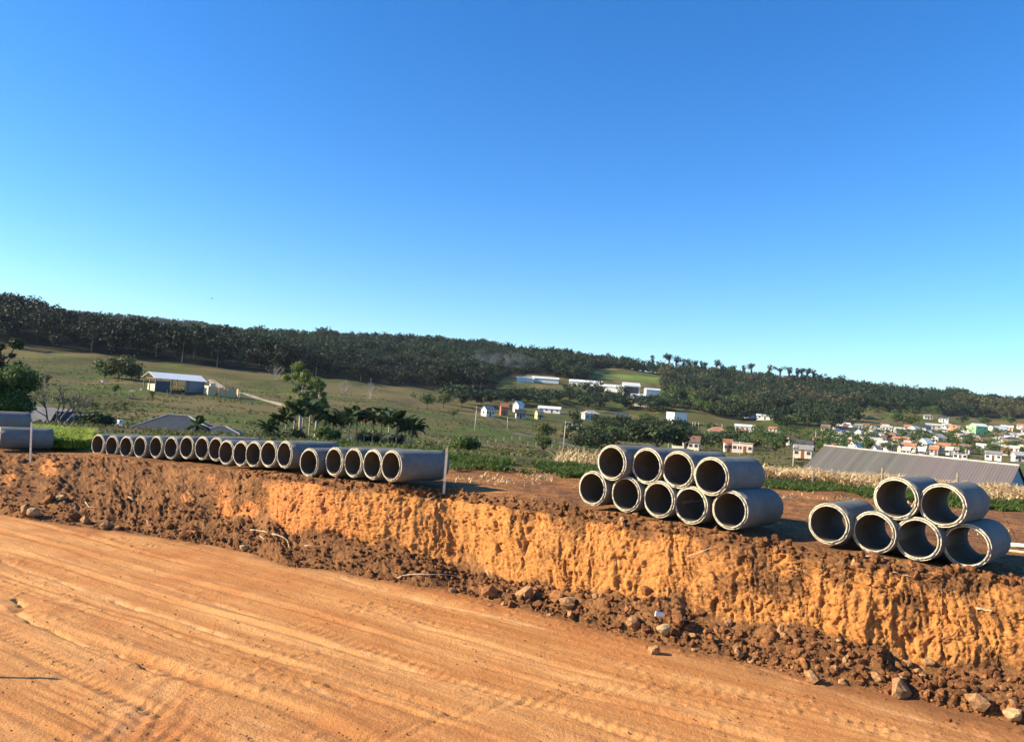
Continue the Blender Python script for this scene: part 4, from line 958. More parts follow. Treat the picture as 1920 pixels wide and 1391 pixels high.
tree('round', 214, 743, 25, 20, 'mid', 'small leaning tree in the field below the rounded clump', n=700, ymin=120)
tree('round', 285, 752, 22, 14, 'mid', 'little sapling in front of the barn', n=400, ymin=120)
bare_tree(104, 812, 112, 110, 'wide leafless tree behind the yellow green weeds', Y=72, seed=12)
bare_tree(517, 713, 34, 34, 'pale leafless tree against the dark wood, left of the tall eucalyptus', seed=4, bark=BARKP, ymin=250)
bare_tree(642, 739, 32, 34, 'pale leafless tree at the wood edge right of the tall eucalyptus', seed=5, bark=BARKP, ymin=250)
bare_tree(692, 748, 36, 34, 'pale leafless tree furthest right along the wood edge', seed=6, bark=BARKP, ymin=250)
bare_tree(925, 808, 26, 30, 'small reddish leafless tree on the slope below the valley houses', seed=7, ymin=200, depth=3)
tree('tall', 566, 775, 98, 66, 'euc', 'tall yellow green eucalyptus rising behind the palms', n=8000, Y=135, bark=BARKP, size=0.18, seed=3)
tree('tall', 596, 768, 66, 34, 'euc', 'lower slanting eucalyptus just right of the tallest one', n=4000, Y=140, bark=BARKP, size=0.18, seed=4)
tree('bush', 176, 812, 46, 78, 'dark', 'dark rounded bush right of the wide leafless tree', n=3500, Y=76, size=0.15)
tree('bush', 150, 812, 30, 40, 'mid', 'low bush at the foot of the wide leafless tree', n=1600, Y=70, size=0.14)
tree('bush', 610, 842, 52, 56, 'mid', 'leafy green bush standing among the palms', n=4500, Y=84, size=0.16)
tree('bush', 548, 842, 46, 56, 'dark', 'dark bush under the left hand palms', n=3000, Y=90, size=0.16)
tree('bush', 505, 842, 40, 46, 'dark', 'dark low bush at the left end of the palm row', n=2200, Y=88, size=0.16)
tree('bush', 690, 845, 40, 62, 'dark', 'dark hedge bush behind the palm trunks on the right', n=3000, Y=104, size=0.18)
tree('bush', 740, 845, 36, 44, 'dark', 'dark bush at the right end of the palm row', n=2200, Y=104, size=0.18)
tree('bush', 420, 815, 18, 30, 'mid', 'low green bush by the right end of the dark roofed house', n=1400, Y=95, size=0.13)
tree('bush', 292, 812, 16, 50, 'olive', 'yellowish garden shrubs in front of the dark roofed house', n=1800, Y=92, size=0.12)
tree('bush', 868, 862, 46, 62, 'mid', 'round dark green bush alone right of the tall white stake', n=4200, Y=66, size=0.12)
tree('round', 1018, 856, 44, 34, 'mid', 'slim tree right of the middle of the pasture with a wide upper crown', n=1600, Y=118)
tree('round', 1017, 850, 62, 44, 'olive', 'taller thin tree just behind the slim pasture tree', n=1300, Y=150)
tree('round', 848, 787, 22, 22, 'mid', 'small round tree near the pale pole in the pasture', n=500, ymin=200)
for i, (x, y, h, w_, l, t) in enumerate([
    (800, 768, 30, 40, 'mid', 'olive tree at the wood edge left of the valley houses'), (832, 765, 26, 34, 'mid', 'second tree at the wood edge left of the valley houses'),
    (866, 766, 32, 36, 'wood', 'dark tree at the wood edge just left of the small white house'), (1090, 848, 34, 52, 'dark', 'leftmost of the dark trees behind the nine pipe stack'),
    (1122, 846, 42, 56, 'dark', 'broad dark tree behind the left end of the nine pipe stack'), (1152, 842, 46, 46, 'mid', 'taller dark tree behind the first upper pipes'),
    (1092, 820, 22, 34, 'mid', 'small tree above the leftmost dark tree behind the nine pipe stack'), (1165, 812, 34, 50, 'dark', 'dark tree right of the terracotta topped wall'),
    (1208, 806, 30, 44, 'mid', 'tree between the dark roofed house and the white box building'), (1262, 812, 24, 50, 'dark', 'dark tree under the white box shaped building'),
    (1335, 815, 20, 34, 'mid', 'small tree left of the terracotta hipped house'), (1352, 842, 32, 34, 'dark', 'rounded tree right of the long cream house'),
    (1300, 838, 28, 32, 'olive', 'yellowish tree behind the long cream house'), (1368, 822, 24, 26, 'dark', 'narrow tree between the terracotta hipped house and the grey one'),
    (1452, 858, 40, 40, 'mid', 'bushy tree in front of the white and brown houses'), (1470, 850, 34, 30, 'dark', 'darker tree right of the bushy one before the brick house'),
    (1415, 846, 26, 44, 'olive', 'low olive tree right of the orange and cream building'), (1745, 790, 34, 22, 'mid', 'tall tree beside the white farmhouse above the town'),
    (1716, 785, 16, 16, 'dark', 'round dark tree left of the farmhouse above the town'), (1805, 800, 22, 18, 'dark', 'narrow dark tree right of the white farmhouse'),
    (1845, 800, 18, 26, 'mid', 'tree behind the light green house'), (1895, 800, 20, 24, 'mid', 'tree near the blue house at the right edge'),
    (1680, 800, 26, 34, 'mid', 'wide tree above the middle of the town'), (1710, 803, 26, 34, 'olive', 'reddish olive tree above the middle of the town'),
    (1515, 812, 48, 50, 'dark', 'huge dark tree above the left end of the town'), (1560, 812, 40, 44, 'wood', 'large dark tree right of the huge one above the town'),
    (1815, 846, 36, 18, 'mid', 'slender pale leaved tree in front of the light green house'), (1665, 852, 24, 26, 'mid', 'tree left of the red roofed long house'),
    (1585, 850, 18, 36, 'mid', 'low tree in front of the white gabled house'), (1862, 852, 20, 22, 'dark', 'dark tree between the low white houses near the right edge')]):
    tree('round', x, y, h, w_, l, t, 'trees standing about the valley houses', n=900, ymin=130, seed=i, size=None)
# umbrella shaped tree
tree('umbrella', 1230, 846, 42, 125, 'dark', 'wide flat topped dark tree behind the right of the nine pipe stack', n=3600, Y=190, size=0.5)
sky_l = [(1256, 652, 12), (1270, 668, 9), (1283, 674, 13), (1293, 672, 13), (1304, 675, 13), (1316, 676, 13), (1324, 678, 11), (1345, 675, 16), (1354, 682, 15), (1367, 686, 8), (1376, 684, 10), (1395, 684, 15), (1411, 680, 18),
         (1424, 697, 9), (1444, 682, 19), (1463, 686, 20), (1481, 687, 18), (1495, 689, 17), (1506, 689, 15), (1516, 690, 16), (1527, 692, 16), (1538, 699, 13), (1225, 665, 15), (1170, 668, 14), (1143, 664, 15), (1190, 676, 14)]
sky_l = sorted(sky_l); _ut = [make_tree_meshes(900+k, 'lolly' if k % 3 else 'tall', 1.0, 0.24 if k % 3 else 0.17, 420, 0.030, LEAF['wood'], BARKG, True, 0.8) for k in range(6)]
onum = ['first', 'second', 'third', 'fourth', 'fifth', 'sixth', 'seventh', 'eighth', 'ninth', 'tenth', 'eleventh', 'twelfth', 'thirteenth']
for i, (x, yt, w_) in enumerate(sky_l):
    Y = 872.0; a = at(x, yt, Y); g = float(tz(a.x, Y)); h = max(12, min(27, a.z-g))
    r = empty('skyline_tree', (a.x, Y, g), i*1.1, h); c_, t_ = _ut[i % 6]; link('crown', c_, r); link('trunk', t_, r)
    side = f'{onum[i]} from the left' if i < 13 else f'{onum[len(sky_l)-1-i]} from the right'
    tag(r, f'slender tree silhouetted on the ridge line, {side}', 'tree', 'slender trees along the ridge line')
# palms
pl = [(500, 798), (516, 784), (532, 776), (548, 766), (563, 757), (577, 762), (592, 770), (607, 778), (622, 783), (637, 781), (652, 777), (666, 775), (681, 777), (696, 779), (712, 776), (727, 782), (742, 784), (757, 792), (771, 800)]
for i, (x, yc) in enumerate(pl):
    Y = 96+7*((i*37) % 5)/5; b = at(x, 838, Y); g = float(tz(b.x, Y)); t = at(x, yc+6, Y); Ht = t.z-g-0.5
    tr, sh, fr = palm_meshes(i+1, Ht, 18, 0.98 if i < 16 else 1.15)
    r = empty('palm_tree', (b.x, Y, g), i*1.7); link('trunk', tr, r); link('crownshaft', sh, r); link('fronds', fr, r)
    side = f'{ordn[i]} from the left' if i < 10 else f'{ordn[len(pl)-1-i]} from the right'
    tag(r, f'palm with a pale thin trunk in the row behind the pipes, {side}', 'palm', 'palms in a row behind the pipes')
tr, sh, fr = palm_meshes(77, 1.9, 15, 0.9); a = at(368, 815, 88); r = empty('palm_tree', (a.x, 88, at(368, 806, 88).z-1.9)); link('trunk', tr, r); link('crownshaft', sh, r); link('fronds', fr, r)
tag(r, 'short bushy palm in front of the dark hipped roof', 'palm')

# ---------------------------------------------------------------- buildings
def wallm(n, c, d=None): return pmat('wall_'+n, c, d or tuple(x*0.82 for x in c), 0.9, 0.85)
WC = {'white': wallm('white', (0.80, 0.78, 0.73)), 'cream': wallm('cream', (0.78, 0.68, 0.48)), 'yellow': wallm('yellow', (0.80, 0.66, 0.25)), 'orange': wallm('orange', (0.78, 0.36, 0.16)), 'green': wallm('green', (0.30, 0.68, 0.28)),
      'blue': wallm('blue', (0.45, 0.58, 0.75)), 'grey': wallm('grey', (0.45, 0.44, 0.42)), 'brick': wallm('brick', (0.42, 0.17, 0.09)), 'pink': wallm('pink', (0.75, 0.50, 0.38)), 'rawbrick': wallm('raw_brick', (0.62, 0.42, 0.22))}
def roofm(n, c, rough=0.8, bands=True):
    k = 'roof_'+n
    if k in _pm: return _pm[k]
    m, nt, b = newmat(k); b.inputs['Roughness'].default_value = rough
    v = ocoord(nt); n_ = nz(nt, v, 1.2, 5, 0.6); c_ = mix(nt, ramp(nt, n_, [(0.35, 0.0), (0.7, 1.0)]), c, tuple(x*0.6 for x in c)); nt.links.new(c_, b.inputs['Base Color'])
    w_ = node(nt, 'ShaderNodeTexWave'); w_.inputs['Scale'].default_value = 2.2; nt.links.new(v, w_.inputs[0]); bump(nt, b, w_.outputs['Fac'], 0.03, 0.6); _pm[k] = m; return m
RC = {'terracotta': roofm('terracotta', (0.42, 0.17, 0.085)), 'brown': roofm('brown', (0.17, 0.095, 0.065)), 'grey': roofm('grey', (0.24, 0.23, 0.22)), 'dark': roofm('dark', (0.055, 0.055, 0.06)), 'white': roofm('white', (0.75, 0.74, 0.70), 0.5), 'light': roofm('light', (0.46, 0.44, 0.40)), 'slate': roofm('slate', (0.040, 0.052, 0.062), 0.7)}
GLS = pmat('window_glass', (0.03, 0.035, 0.045), (0.05, 0.055, 0.06), 2, 0.15, spec=0.6); FRM = pmat('window_frame', (0.62, 0.60, 0.56), None, 3, 0.6); DOOR = pmat('door_wood', (0.16, 0.085, 0.045), None, 4, 0.7)
def gable_roof(mb, L, D, e, rise, ov=0.4, th=0.14):
    """ridge along x"""
    for s in (-1, 1):
        y0 = s*(D/2+ov); z0 = e-rise*ov/(D/2); x0, x1 = -L/2-ov, L/2+ov
        mb.add([(x0, y0, z0), (x1, y0, z0), (x1, 0, e+rise), (x0, 0, e+rise), (x0, y0, z0+th), (x1, y0, z0+th), (x1, 0, e+rise+th), (x0, 0, e+rise+th)],
               [(0, 1, 2, 3), (7, 6, 5, 4), (0, 4, 5, 1), (1, 5, 6, 2), (0, 3, 7, 4)])
def hip_roof(mb, L, D, e, rise, ov=0.5, th=0.12):
    l, d = L/2+ov, D/2+ov; r = max(0.05, L/2-D/2)
    mb.add([(-l, -d, e), (l, -d, e), (l, d, e), (-l, d, e), (-l, -d, e+th), (l, -d, e+th), (l, d, e+th), (-l, d, e+th), (-r, 0, e+rise), (r, 0, e+rise)],
           [(0, 3, 2, 1), (0, 1, 5, 4), (1, 2, 6, 5), (2, 3, 7, 6), (3, 0, 4, 7), (4, 5, 9, 8), (5, 6, 9), (6, 7, 8, 9), (7, 4, 8)])
def house(px, py, w_, label, wall, roof, kind='gable', rz=0, e=2.8, rise=1.3, dr=0.7, wins=3, storeys=1, Y=None, cat='house', name=None, group='town houses', ymin=150, z=None):
    if Y is None: p = hit(px, py, ymin)
    else: a = at(px, py, Y); p = Vector((a.x, Y, float(tz(a.x, Y)) if z is None else z))
    view = math.atan2(p.x, p.y)
    L = w_*p.y/F; th = R(rz)
    L = L/max(0.35, abs(math.cos(th))+dr*abs(math.sin(th))); D_ = L*dr; E = e*storeys
    rz_w = -view+th
    r = empty(name or f'{wall}_house', p, rz_w); tag(r, label, cat, group)
    mb = MB(); mb.box(-L/2, L/2, -D_/2, D_/2, -1.5, E)
    if kind == 'gable': mb.add([(-L/2, -D_/2, E), (-L/2, D_/2, E), (-L/2, 0, E+rise), (L/2, -D_/2, E), (L/2, D_/2, E), (L/2, 0, E+rise)], [(0, 2, 1), (3, 4, 5), (0, 3, 5, 2), (1, 2, 5, 4)])
    mb.build('wall', WC[wall], r)
    if roof:
        rb = MB()
        if kind == 'gable': gable_roof(rb, L, D_, E, rise)
        elif kind == 'hip': hip_roof(rb, L, D_, E+0.002, rise)
        else: rb.box(-L/2-0.25, L/2+0.25, -D_/2-0.25, D_/2+0.25, E+0.002, E+0.16)
        rb.build('roof', RC[roof], r)
        if kind == 'hip':
            l, d = L/2+.5, D_/2+.5; q = max(0.05, L/2-D_/2); cp = MB(); rr = 0.09 if L > 9 else 0.07
            for pa in (((-l, -d, E+.12), (-q, 0, E+rise+.02)), ((l, -d, E+.12), (q, 0, E+rise+.02)), ((-l, d, E+.12), (-q, 0, E+rise+.02)), ((l, d, E+.12), (q, 0, E+rise+.02)), ((-q, 0, E+rise+.02), (q, 0, E+rise+.02))): cp.tube(pa, rr, 6)
            cp.build('ridge_tiles', RC['light'], r)
            gm = MB(); gm.box(-l, l, -d-.1, -d, E-.02, E+.12); gm.build('gutter', RC['white'], r)
    for st in range(storeys):
        for k in range(wins):
            x = -L/2+L*(k+0.5)/wins
            if st == 0 and k == wins//2 and wins > 1:
                dm = MB(); dm.box(x-0.45, x+0.45, -D_/2-0.05, -D_/2-0.003, 0.0, 2.1); dm.build('door', DOOR, r)
            else:
                fm = MB(); z0 = st*e+1.0; fm.box(x-0.6, x+0.6, -D_/2-0.05, -D_/2-0.003, z0, z0+1.1); f = fm.build('window', FRM, r); pm = MB(); pm.box(x-0.5, x+0.5, -D_/2-0.075, -D_/2-0.053, z0+0.1, z0+1.0); pm.build('pane', GLS, f)
        fm = MB(); z0 = st*e+1.0
        for s in (-1, 1):
            if D_ > 3: 
                fm = MB(); fm.box(*(sorted((s*(L/2+0.003), s*(L/2+0.05)))), -0.6, 0.6, z0, z0+1.1); f = fm.build('window', FRM, r); pm = MB(); pm.box(*(sorted((s*(L/2+0.053), s*(L/2+0.075)))), -0.5, 0.5, z0+0.1, z0+1.0); pm.build('pane', GLS, f)
    return r
TH = [
 (1540, 824, 26, 'small cream house with a flat dark roof under the huge dark tree', 'cream', 'dark', 'flat', 12, 2.8, 1.0, .7),
 (1531, 838, 17, 'little orange house below the small cream one, left end of the town', 'orange', 'brown', 'gable', 15, 3.2, 1.0, .8),
 (1582, 817, 38, 'white house with a long dark brown roof right of the small cream house', 'white', 'brown', 'gable', 8, 2.8, 1.4, .6),
 (1577, 809, 18, 'low white building behind the long dark brown roof', 'white', 'light', 'gable', 0, 2.6, .8, .6),
 (1612, 824, 22, 'white house with its gable facing left near the two storey white one', 'white', 'light', 'gable', 62, 3.0, 1.7, 1.2),
 (1634, 826, 26, 'square white house with blank grey right side', 'white', 'grey', 'flat', 35, 3.6, .8, .9),
 (1686, 817, 22, 'bluish white house left of the middle of the town', 'white', 'white', 'gable', 20, 3.0, 1.2, .8),
 (1663, 812, 20, 'low white house with light roof left of the bluish white one', 'white', 'light', 'gable', 0, 2.6, .9, .7),
 (1714, 814, 24, 'white house with a pale gable roof above the red roofed house', 'white', 'light', 'gable', 55, 2.8, 1.3, .9),
 (1690, 838, 38, 'long white house with a red tiled roof in the middle of the town', 'white', 'terracotta', 'gable', -22, 3.0, 1.3, .5),
 (1757, 836, 34, 'large white house with a white front gable right of the red roofed one', 'white', 'light', 'gable', 52, 3.6, 2.0, 1.0),
 (1735, 851, 30, 'tall white gabled house right above the grey shed roof', 'white', 'white', 'gable', 55, 4.2, 1.8, 1.0),
 (1705, 850, 28, 'cream house with an orange tiled roof left of the tall white gabled one', 'cream', 'terracotta', 'gable', -10, 2.8, 1.0, .6),
 (1776, 850, 34, 'white house with a wide orange tiled roof right of the tall white gabled one', 'white', 'terracotta', 'gable', -14, 2.8, 1.4, .7),
 (1808, 852, 26, 'house with faded orange roof beside the wide orange tiled roof', 'orange', 'terracotta', 'gable', 20, 2.8, 1.2, .8),
 (1787, 815, 13, 'narrow orange two storey house left of the light green one', 'orange', 'terracotta', 'flat', 10, 2.8, .8, .9, 1, 2),
 (1834, 819, 36, 'light green two storey house with a white gable roof', 'green', 'white', 'gable', 38, 2.9, 1.6, .8, 2, 2),
 (1877, 813, 22, 'pale blue house near the right edge of the town', 'blue', 'white', 'flat', 12, 3.8, .8, .7),
 (1898, 838, 46, 'wide pale yellow house with a dark hipped roof at the right edge', 'cream', 'dark', 'hip', 8, 3.0, 1.8, .7, 4),
 (1770, 795, 20, 'white farmhouse standing alone on the slope above the town', 'white', 'grey', 'gable', -10, 2.8, 1.2, .6),
 (1740, 789, 18, 'grey farm shed left of the lone white farmhouse', 'grey', 'grey', 'gable', 10, 2.4, 1.2, .8),
 (1750, 808, 30, 'low house with a long pale grey roof above the town centre', 'grey', 'light', 'gable', 5, 2.6, 1.2, .5),
 (1862, 866, 30, 'low white house behind the right end of the grey shed roof', 'white', 'grey', 'gable', 0, 2.8, 1.0, .6),
 (1908, 868, 24, 'white house with a curved looking light roof at the far right', 'white', 'light', 'gable', 30, 2.8, 1.2, .8),
 (1800, 866, 26, 'white walled yard building just above the grey shed roof', 'white', 'light', 'flat', 0, 2.4, .6, .5),
 (1850, 836, 20, 'brown roofed house under the light green one', 'brick', 'brown', 'gable', 15, 2.6, 1.2, .8),
 (1872, 828, 24, 'maroon roofed house between the green and the pale yellow houses', 'white', 'brown', 'gable', -12, 2.8, 1.3, .7),
 (1765, 822, 24, 'white house with a dirty light roof behind the large white gable', 'white', 'light', 'gable', 10, 2.8, 1.1, .7),
 (1740, 822, 18, 'small white house directly right of the bluish cluster', 'white', 'white', 'gable', 50, 2.8, 1.2, .9),
 (1805, 829, 20, 'pinkish house between the two storey orange and the green ones', 'pink', 'light', 'gable', 20, 2.8, 1.2, .8),
 (1610, 845, 28, 'grey walled low house in front of the white gabled houses', 'grey', 'grey', 'gable', 5, 2.6, .9, .6),
 (1560, 835, 22, 'small dark roofed house beside the little orange one', 'white', 'dark', 'gable', 10, 2.6, 1.0, .7),
 (1655, 828, 16, 'tiny white house between the square white and the red roofed ones', 'white', 'light', 'gable', 25, 2.6, 1.0, .9),
 (1509, 848, 36, 'white house with dark roof left of the town above the brick house', 'white', 'dark', 'gable', -14, 2.8, 1.4, .6),
 (1506, 862, 40, 'unplastered brick house with a low grey roof left of the shed roof', 'pink', 'grey', 'gable', -10, 2.7, 1.0, .6),
 (1484, 838, 22, 'white house with a maroon roof at the left end of the town', 'white', 'brown', 'gable', 30, 2.8, 1.2, .8),
 (1268, 799, 44, 'big white box shaped building on the slope right of centre', 'white', 'white', 'flat', 38, 7.0, .6, .8, 3),
 (1286, 846, 60, 'long cream house with a dark tiled roof just behind the nine pipe stack', 'cream', 'brown', 'gable', -8, 2.9, 1.6, .45, 5),
 (1364, 850, 18, 'small cream house left of the orange walled one', 'cream', 'terracotta', 'gable', 15, 3.0, .9, .8),
 (1392, 852, 44, 'long orange and cream walled building behind the right of the pipe stack', 'pink', 'light', 'flat', -8, 3.0, .6, .3, 4),
 (1343, 822, 36, 'house with a faded terracotta hipped roof', 'white', 'terracotta', 'hip', 6, 2.8, 2.0, .7),
 (1336, 832, 26, 'white walled annex below the faded terracotta hipped roof', 'white', 'brown', 'gable', -8, 2.6, 1.0, .5),
 (1390, 824, 26, 'grey roofed house right of the faded terracotta hipped roof', 'grey', 'terracotta', 'gable', -20, 2.8, 1.4, .7),
 (1396, 812, 40, 'long white house on the slope behind the grey roofed one', 'white', 'white', 'gable', 0, 2.8, 1.0, .4, 4),
 (1453, 815, 26, 'low house with terracotta roof in the scrub left of the town', 'white', 'terracotta', 'gable', -8, 2.4, 1.0, .6),
 (1405, 786, 26, 'white farmhouse on the slope below the green meadow', 'white', 'light', 'gable', 18, 3.0, 1.4, .7),
 (1434, 790, 34, 'long low white farm building right of the slope farmhouse', 'white', 'white', 'gable', 0, 2.6, .9, .4),
 (1419, 776, 30, 'pale stone coloured shed behind the slope farmhouse', 'grey', 'light', 'gable', 0, 2.6, .9, .5),
 (914, 783, 32, 'small white house with a grey roof left of the red brick house', 'white', 'grey', 'gable', 40, 3.0, 1.4, .8),
 (944, 782, 20, 'red brick house in the valley centre', 'brick', 'terracotta', 'gable', 12, 4.2, 1.3, .9),
 (971, 777, 26, 'white gabled house behind the dark cabin in the valley', 'white', 'white', 'gable', 50, 4.0, 1.8, .9),
 (975, 788, 24, 'low dark cabin in front of the white gabled valley house', 'grey', 'slate', 'gable', 10, 2.6, 1.4, .7),
 (1010, 789, 20, 'bright yellow house right of the dark cabin', 'yellow', 'grey', 'gable', 28, 3.4, 1.2, .9),
 (1030, 777, 54, 'long house with a low white roof behind the yellow house', 'white', 'white', 'gable', -6, 2.4, 1.2, .35, 4),
 (1106, 790, 42, 'grey and white house with a light hipped roof right of the yellow house', 'grey', 'light', 'hip', 22, 3.2, 1.8, .7),
 (1165, 791, 26, 'house with a dark blue grey roof near the big dark trees', 'grey', 'slate', 'gable', -10, 2.8, 1.4, .7),
 (1192, 817, 40, 'long low white roofed house among the dark trees behind the pipes', 'white', 'white', 'gable', -4, 2.4, 1.0, .35, 4),
 (1077, 806, 36, 'low cream walled building on bare orange soil', 'cream', 'light', 'flat', -6, 2.2, .5, .3, 3),
 (1275, 754, 12, 'small white house on the wooded slope right of the factory', 'white', 'light', 'gable', 20, 3.0, 1.2, .8)]
for t in TH:
    a = dict(wins=t[11] if len(t) > 11 else 3, storeys=t[12] if len(t) > 12 else 1)
    house(t[0], t[1]-3, t[2]*(0.78 if t[0] < 1120 else 0.86), t[3], t[4], t[5], t[6], t[7], t[8], t[9], t[10], **a)
rh = random.Random(9); k = 0
while k < 120:
    x, y = rh.uniform(1545, 1930), rh.uniform(804, 856)
    if min((abs(x-t[0])/1.3+abs(y-t[1])*2.2) for t in TH) < 6: continue
    k += 1; house(x, y, rh.uniform(9, 18), 'tiny pale house packed among the other roofs of the town', rh.choice(['white', 'white', 'cream', 'grey', 'pink']), rh.choice(['light', 'terracotta', 'brown', 'light', 'grey', 'white']), 'gable', rh.choice([0, 15, -15, 55]), 2.6, 1.1, .75, 2, name='small_house', group='small houses filling the town')
# factory sheds on the far slope
for (x, y, w_, lab, h, dr, rs, rz) in [
    (985, 716, 32, 'white factory shed at the left end of the far factory', 2.6, .5, 1.5, 0), (1022, 717, 50, 'white factory shed beside the smoke', 2.8, .4, 1.5, 0),
    (1098, 724, 62, 'long white factory shed under the green meadow', 3, .3, 1.8, -4), (1140, 733, 62, 'second long white factory shed stepping down the slope', 3.2, .3, 1.8, -6),
    (1182, 741, 34, 'open fronted warehouse with a dark mouth and round white roof', 7, .6, 2.5, 12), (1205, 762, 30, 'low white workshop below the open fronted warehouse', 4, .5, 1.0, 0),
    (1222, 746, 30, 'white office block right of the open fronted warehouse', 6, .6, 1.2, 15), (1195, 752, 26, 'cream shed squeezed between the warehouse and the workshop', 4, .5, 1.0, -8)]:
    r = house(x, y, w_, lab, 'white', 'white', 'gable', rz, h, rs, dr, 0, cat='factory shed', name='factory_shed', group='factory sheds on the far slope', ymin=520)
    if 'dark mouth' in lab:
        mb = MB(); L = w_*r.location.y/F*0.36; mb.box(-L, L, -L*0.95-0.12, -L*0.95-0.003, 0, 6); mb.build('doorway_shade', RC['dark'], r)  # dark panel on the wall paints the shade inside the opening
# open barn on the left
def barn():
    p = hit(318, 733, 180); sc = p.y/F; th = R(50); L = 16.5; D_ = 8.5; e = 3.5; rise = 1.7
    r = empty('barn', (p.x, p.y+3, float(tz(p.x, p.y+3))+0.15), th); tag(r, 'open barn with a bright white sheet roof in front of the dark wood', 'barn')
    rb = MB(); gable_roof(rb, L, D_, e, rise, 0.5, 0.1); rb.build('roof', pmat('zinc_sheet', (0.86, 0.85, 0.80), (0.78, 0.76, 0.70), 1, 0.45), r)
    PO = pmat('barn_timber', (0.26, 0.19, 0.12), None, 5, 0.9)
    for x in (-L/2+.2, -L/6, L/6, L/2-.2):
        for y in (-D_/2+.2, D_/2-.2): mb = MB(); mb.box(x-.12, x+.12, y-.12, y+.12, -0.8, e); mb.build('post', PO, r)
    mb = MB(); mb.box(-L/2+.1, -L/2+.3, -0.12, .12, -.8, e+rise-.1); mb.build('post', PO, r)
    mb = MB(); mb.box(-L/2+.3, L/2-.3, -D_/2+.1, -D_/2+.3, e-.25, e); mb.box(-L/2+.3, L/2-.3, D_/2-.3, D_/2-.1, e-.25, e); mb.box(-L/2+.1, -L/2+.3, -D_/2, D_/2, e-.25, e-.01); mb.build('beam', PO, r)
    mb = MB(); mb.box(-L/2+.32, -L/2+5.0, -D_/2+.32, -D_/2+.45, -.8, 2.6); mb.build('board_wall', pmat('blue_boards', (0.07, 0.085, 0.12), None, 4, 0.8), r)
    mb = MB(); mb.box(L/2-6.5, L/2-.3, -D_/2+.32, -D_/2+.45, -.8, e-.3); mb.box(L/2-.45, L/2-.3, -D_/2+.5, D_/2-.5, -.8, e-.3); mb.build('board_wall', pmat('grey_boards', (0.25, 0.26, 0.28), (0.16, 0.17, 0.19), 4, 0.8), r)
    mb = MB(); mb.box(-L/2+.32, -L/2+.45, -D_/2+.6, 1.5, -.8, 1.5); mb.build('low_wall', WC['cream'], r)
    # raw house to its right
    p = hit(412, 742, 180); th = R(40); r = empty('unfinished_house', (p.x, p.y+1.5, float(tz(p.x, p.y+1.5))), th); tag(r, 'roofless unfinished block house with a square window hole right of the barn', 'house')
    L, D_, H_ = 10.5, 4.6, 2.9; mb = MB(); w_ = .16
    mb.box(-L/2, -L/2+w_, -D_/2, -0.9, -1, H_); mb.box(-L/2, -L/2+w_, 0.9, D_/2, -1, H_); mb.box(-L/2, -L/2+w_, -0.9, 0.9, -1, 1.0); mb.box(-L/2, -L/2+w_, -0.9, 0.9, 2.2, H_)
    mb.build('end_wall', WC['cream'], r)
    mb = MB(); mb.box(-L/2+w_, -L/2+2.4, -D_/2, -D_/2+w_, -1, H_-.2); mb.box(-L/2+3.4, -L/2+5, -D_/2, -D_/2+w_, -1, H_-.3); mb.box(-L/2+5, -L/2+6.4, -D_/2, -D_/2+w_, -1, 1.0); mb.box(-L/2+6.4, L/2-1.2, -D_/2, -D_/2+w_, -1, H_-.35)
    mb.box(-L/2+w_, L/2, D_/2-w_, D_/2, -1, H_-.4); mb.box(L/2-w_, L/2, -D_/2+1.5, D_/2-w_, -1, H_-.4); mb.box(0, w_, -D_/2+w_, D_/2-w_, -1, H_-.5); mb.build('side_wall', WC['rawbrick'], r)
    mb = MB(); mb.box(L/2-w_, L/2, -D_/2, -D_/2+w_, -1, H_-.2); mb.box(-L/2+5, L/2, -D_/2-.02, -D_/2+w_+.02, H_-.34, H_-.18); mb.build('lintel', pmat('raw_concrete', (0.4, 0.37, 0.33)), r)
    mb = MB(); mb.box(-L/2+1.2, -L/2+2.6, -0.6, 0.7, H_-.1, H_+.9); mb.build('water_tank', WC['grey'], r)
barn()
for i, (x, y, w_, c, lab) in enumerate([(250, 734, 12, 'light', 'flat pile of pale boards left of the barn'), (268, 731, 10, 'light', 'second pile of pale boards beside the barn end'), (318, 738, 14, 'grey', 'stack of grey timber in front of the barn'), (345, 740, 12, 'brown', 'heap of dark planks in front of the barn'), (196, 716, 12, 'white', 'white sheet lying in the field left of the barn')]):
    p = hit(x, y, 150); s = w_*p.y/F/2; mb = MB()
    for k in range(4): mb.box(-s*(1-.1*k), s*(0.9-.05*k), -s*.5+.1*k, s*.4-.08*k, k*.12-.1+.002*k, k*.12+.02)
    o = mb.build('board_pile', RC[c], None, loc=p); o.rotation_euler = (0, 0, i); tag(o, lab, 'pile of boards')
# dark hipped roof house
a = at(338, 800, 112); zb = at(338, 807, 112).z-2.8
r = house(332, 800, 150, 'low house with a wide dark blue grey hipped roof below the barn', 'white', 'slate', 'hip', -6, 2.8, 2.25, .75, 5, Y=112, z=zb, group=None)
a = at(418, 806, 108); r = house(416, 806, 64, 'lower dark roofed wing right of the wide hipped roof', 'white', 'slate', 'hip', -6, 2.3, 1.0, .8, 2, Y=108, z=at(416, 812, 108).z-2.3, group=None)
house(90, 790, 84, 'house with a mottled grey gable roof behind the wide leafless tree', 'pink', 'grey', 'gable', -22, 2.6, 1.7, .8, 3, Y=98, z=at(90, 790, 98).z-2.6, group=None)
house(128, 792, 50, 'dark sheet roofed lean to right of the mottled grey roof', 'grey', 'slate', 'gable', 28, 2.2, 1.5, .9, 2, Y=94, z=at(128, 796, 94).z-2.2, group=None)
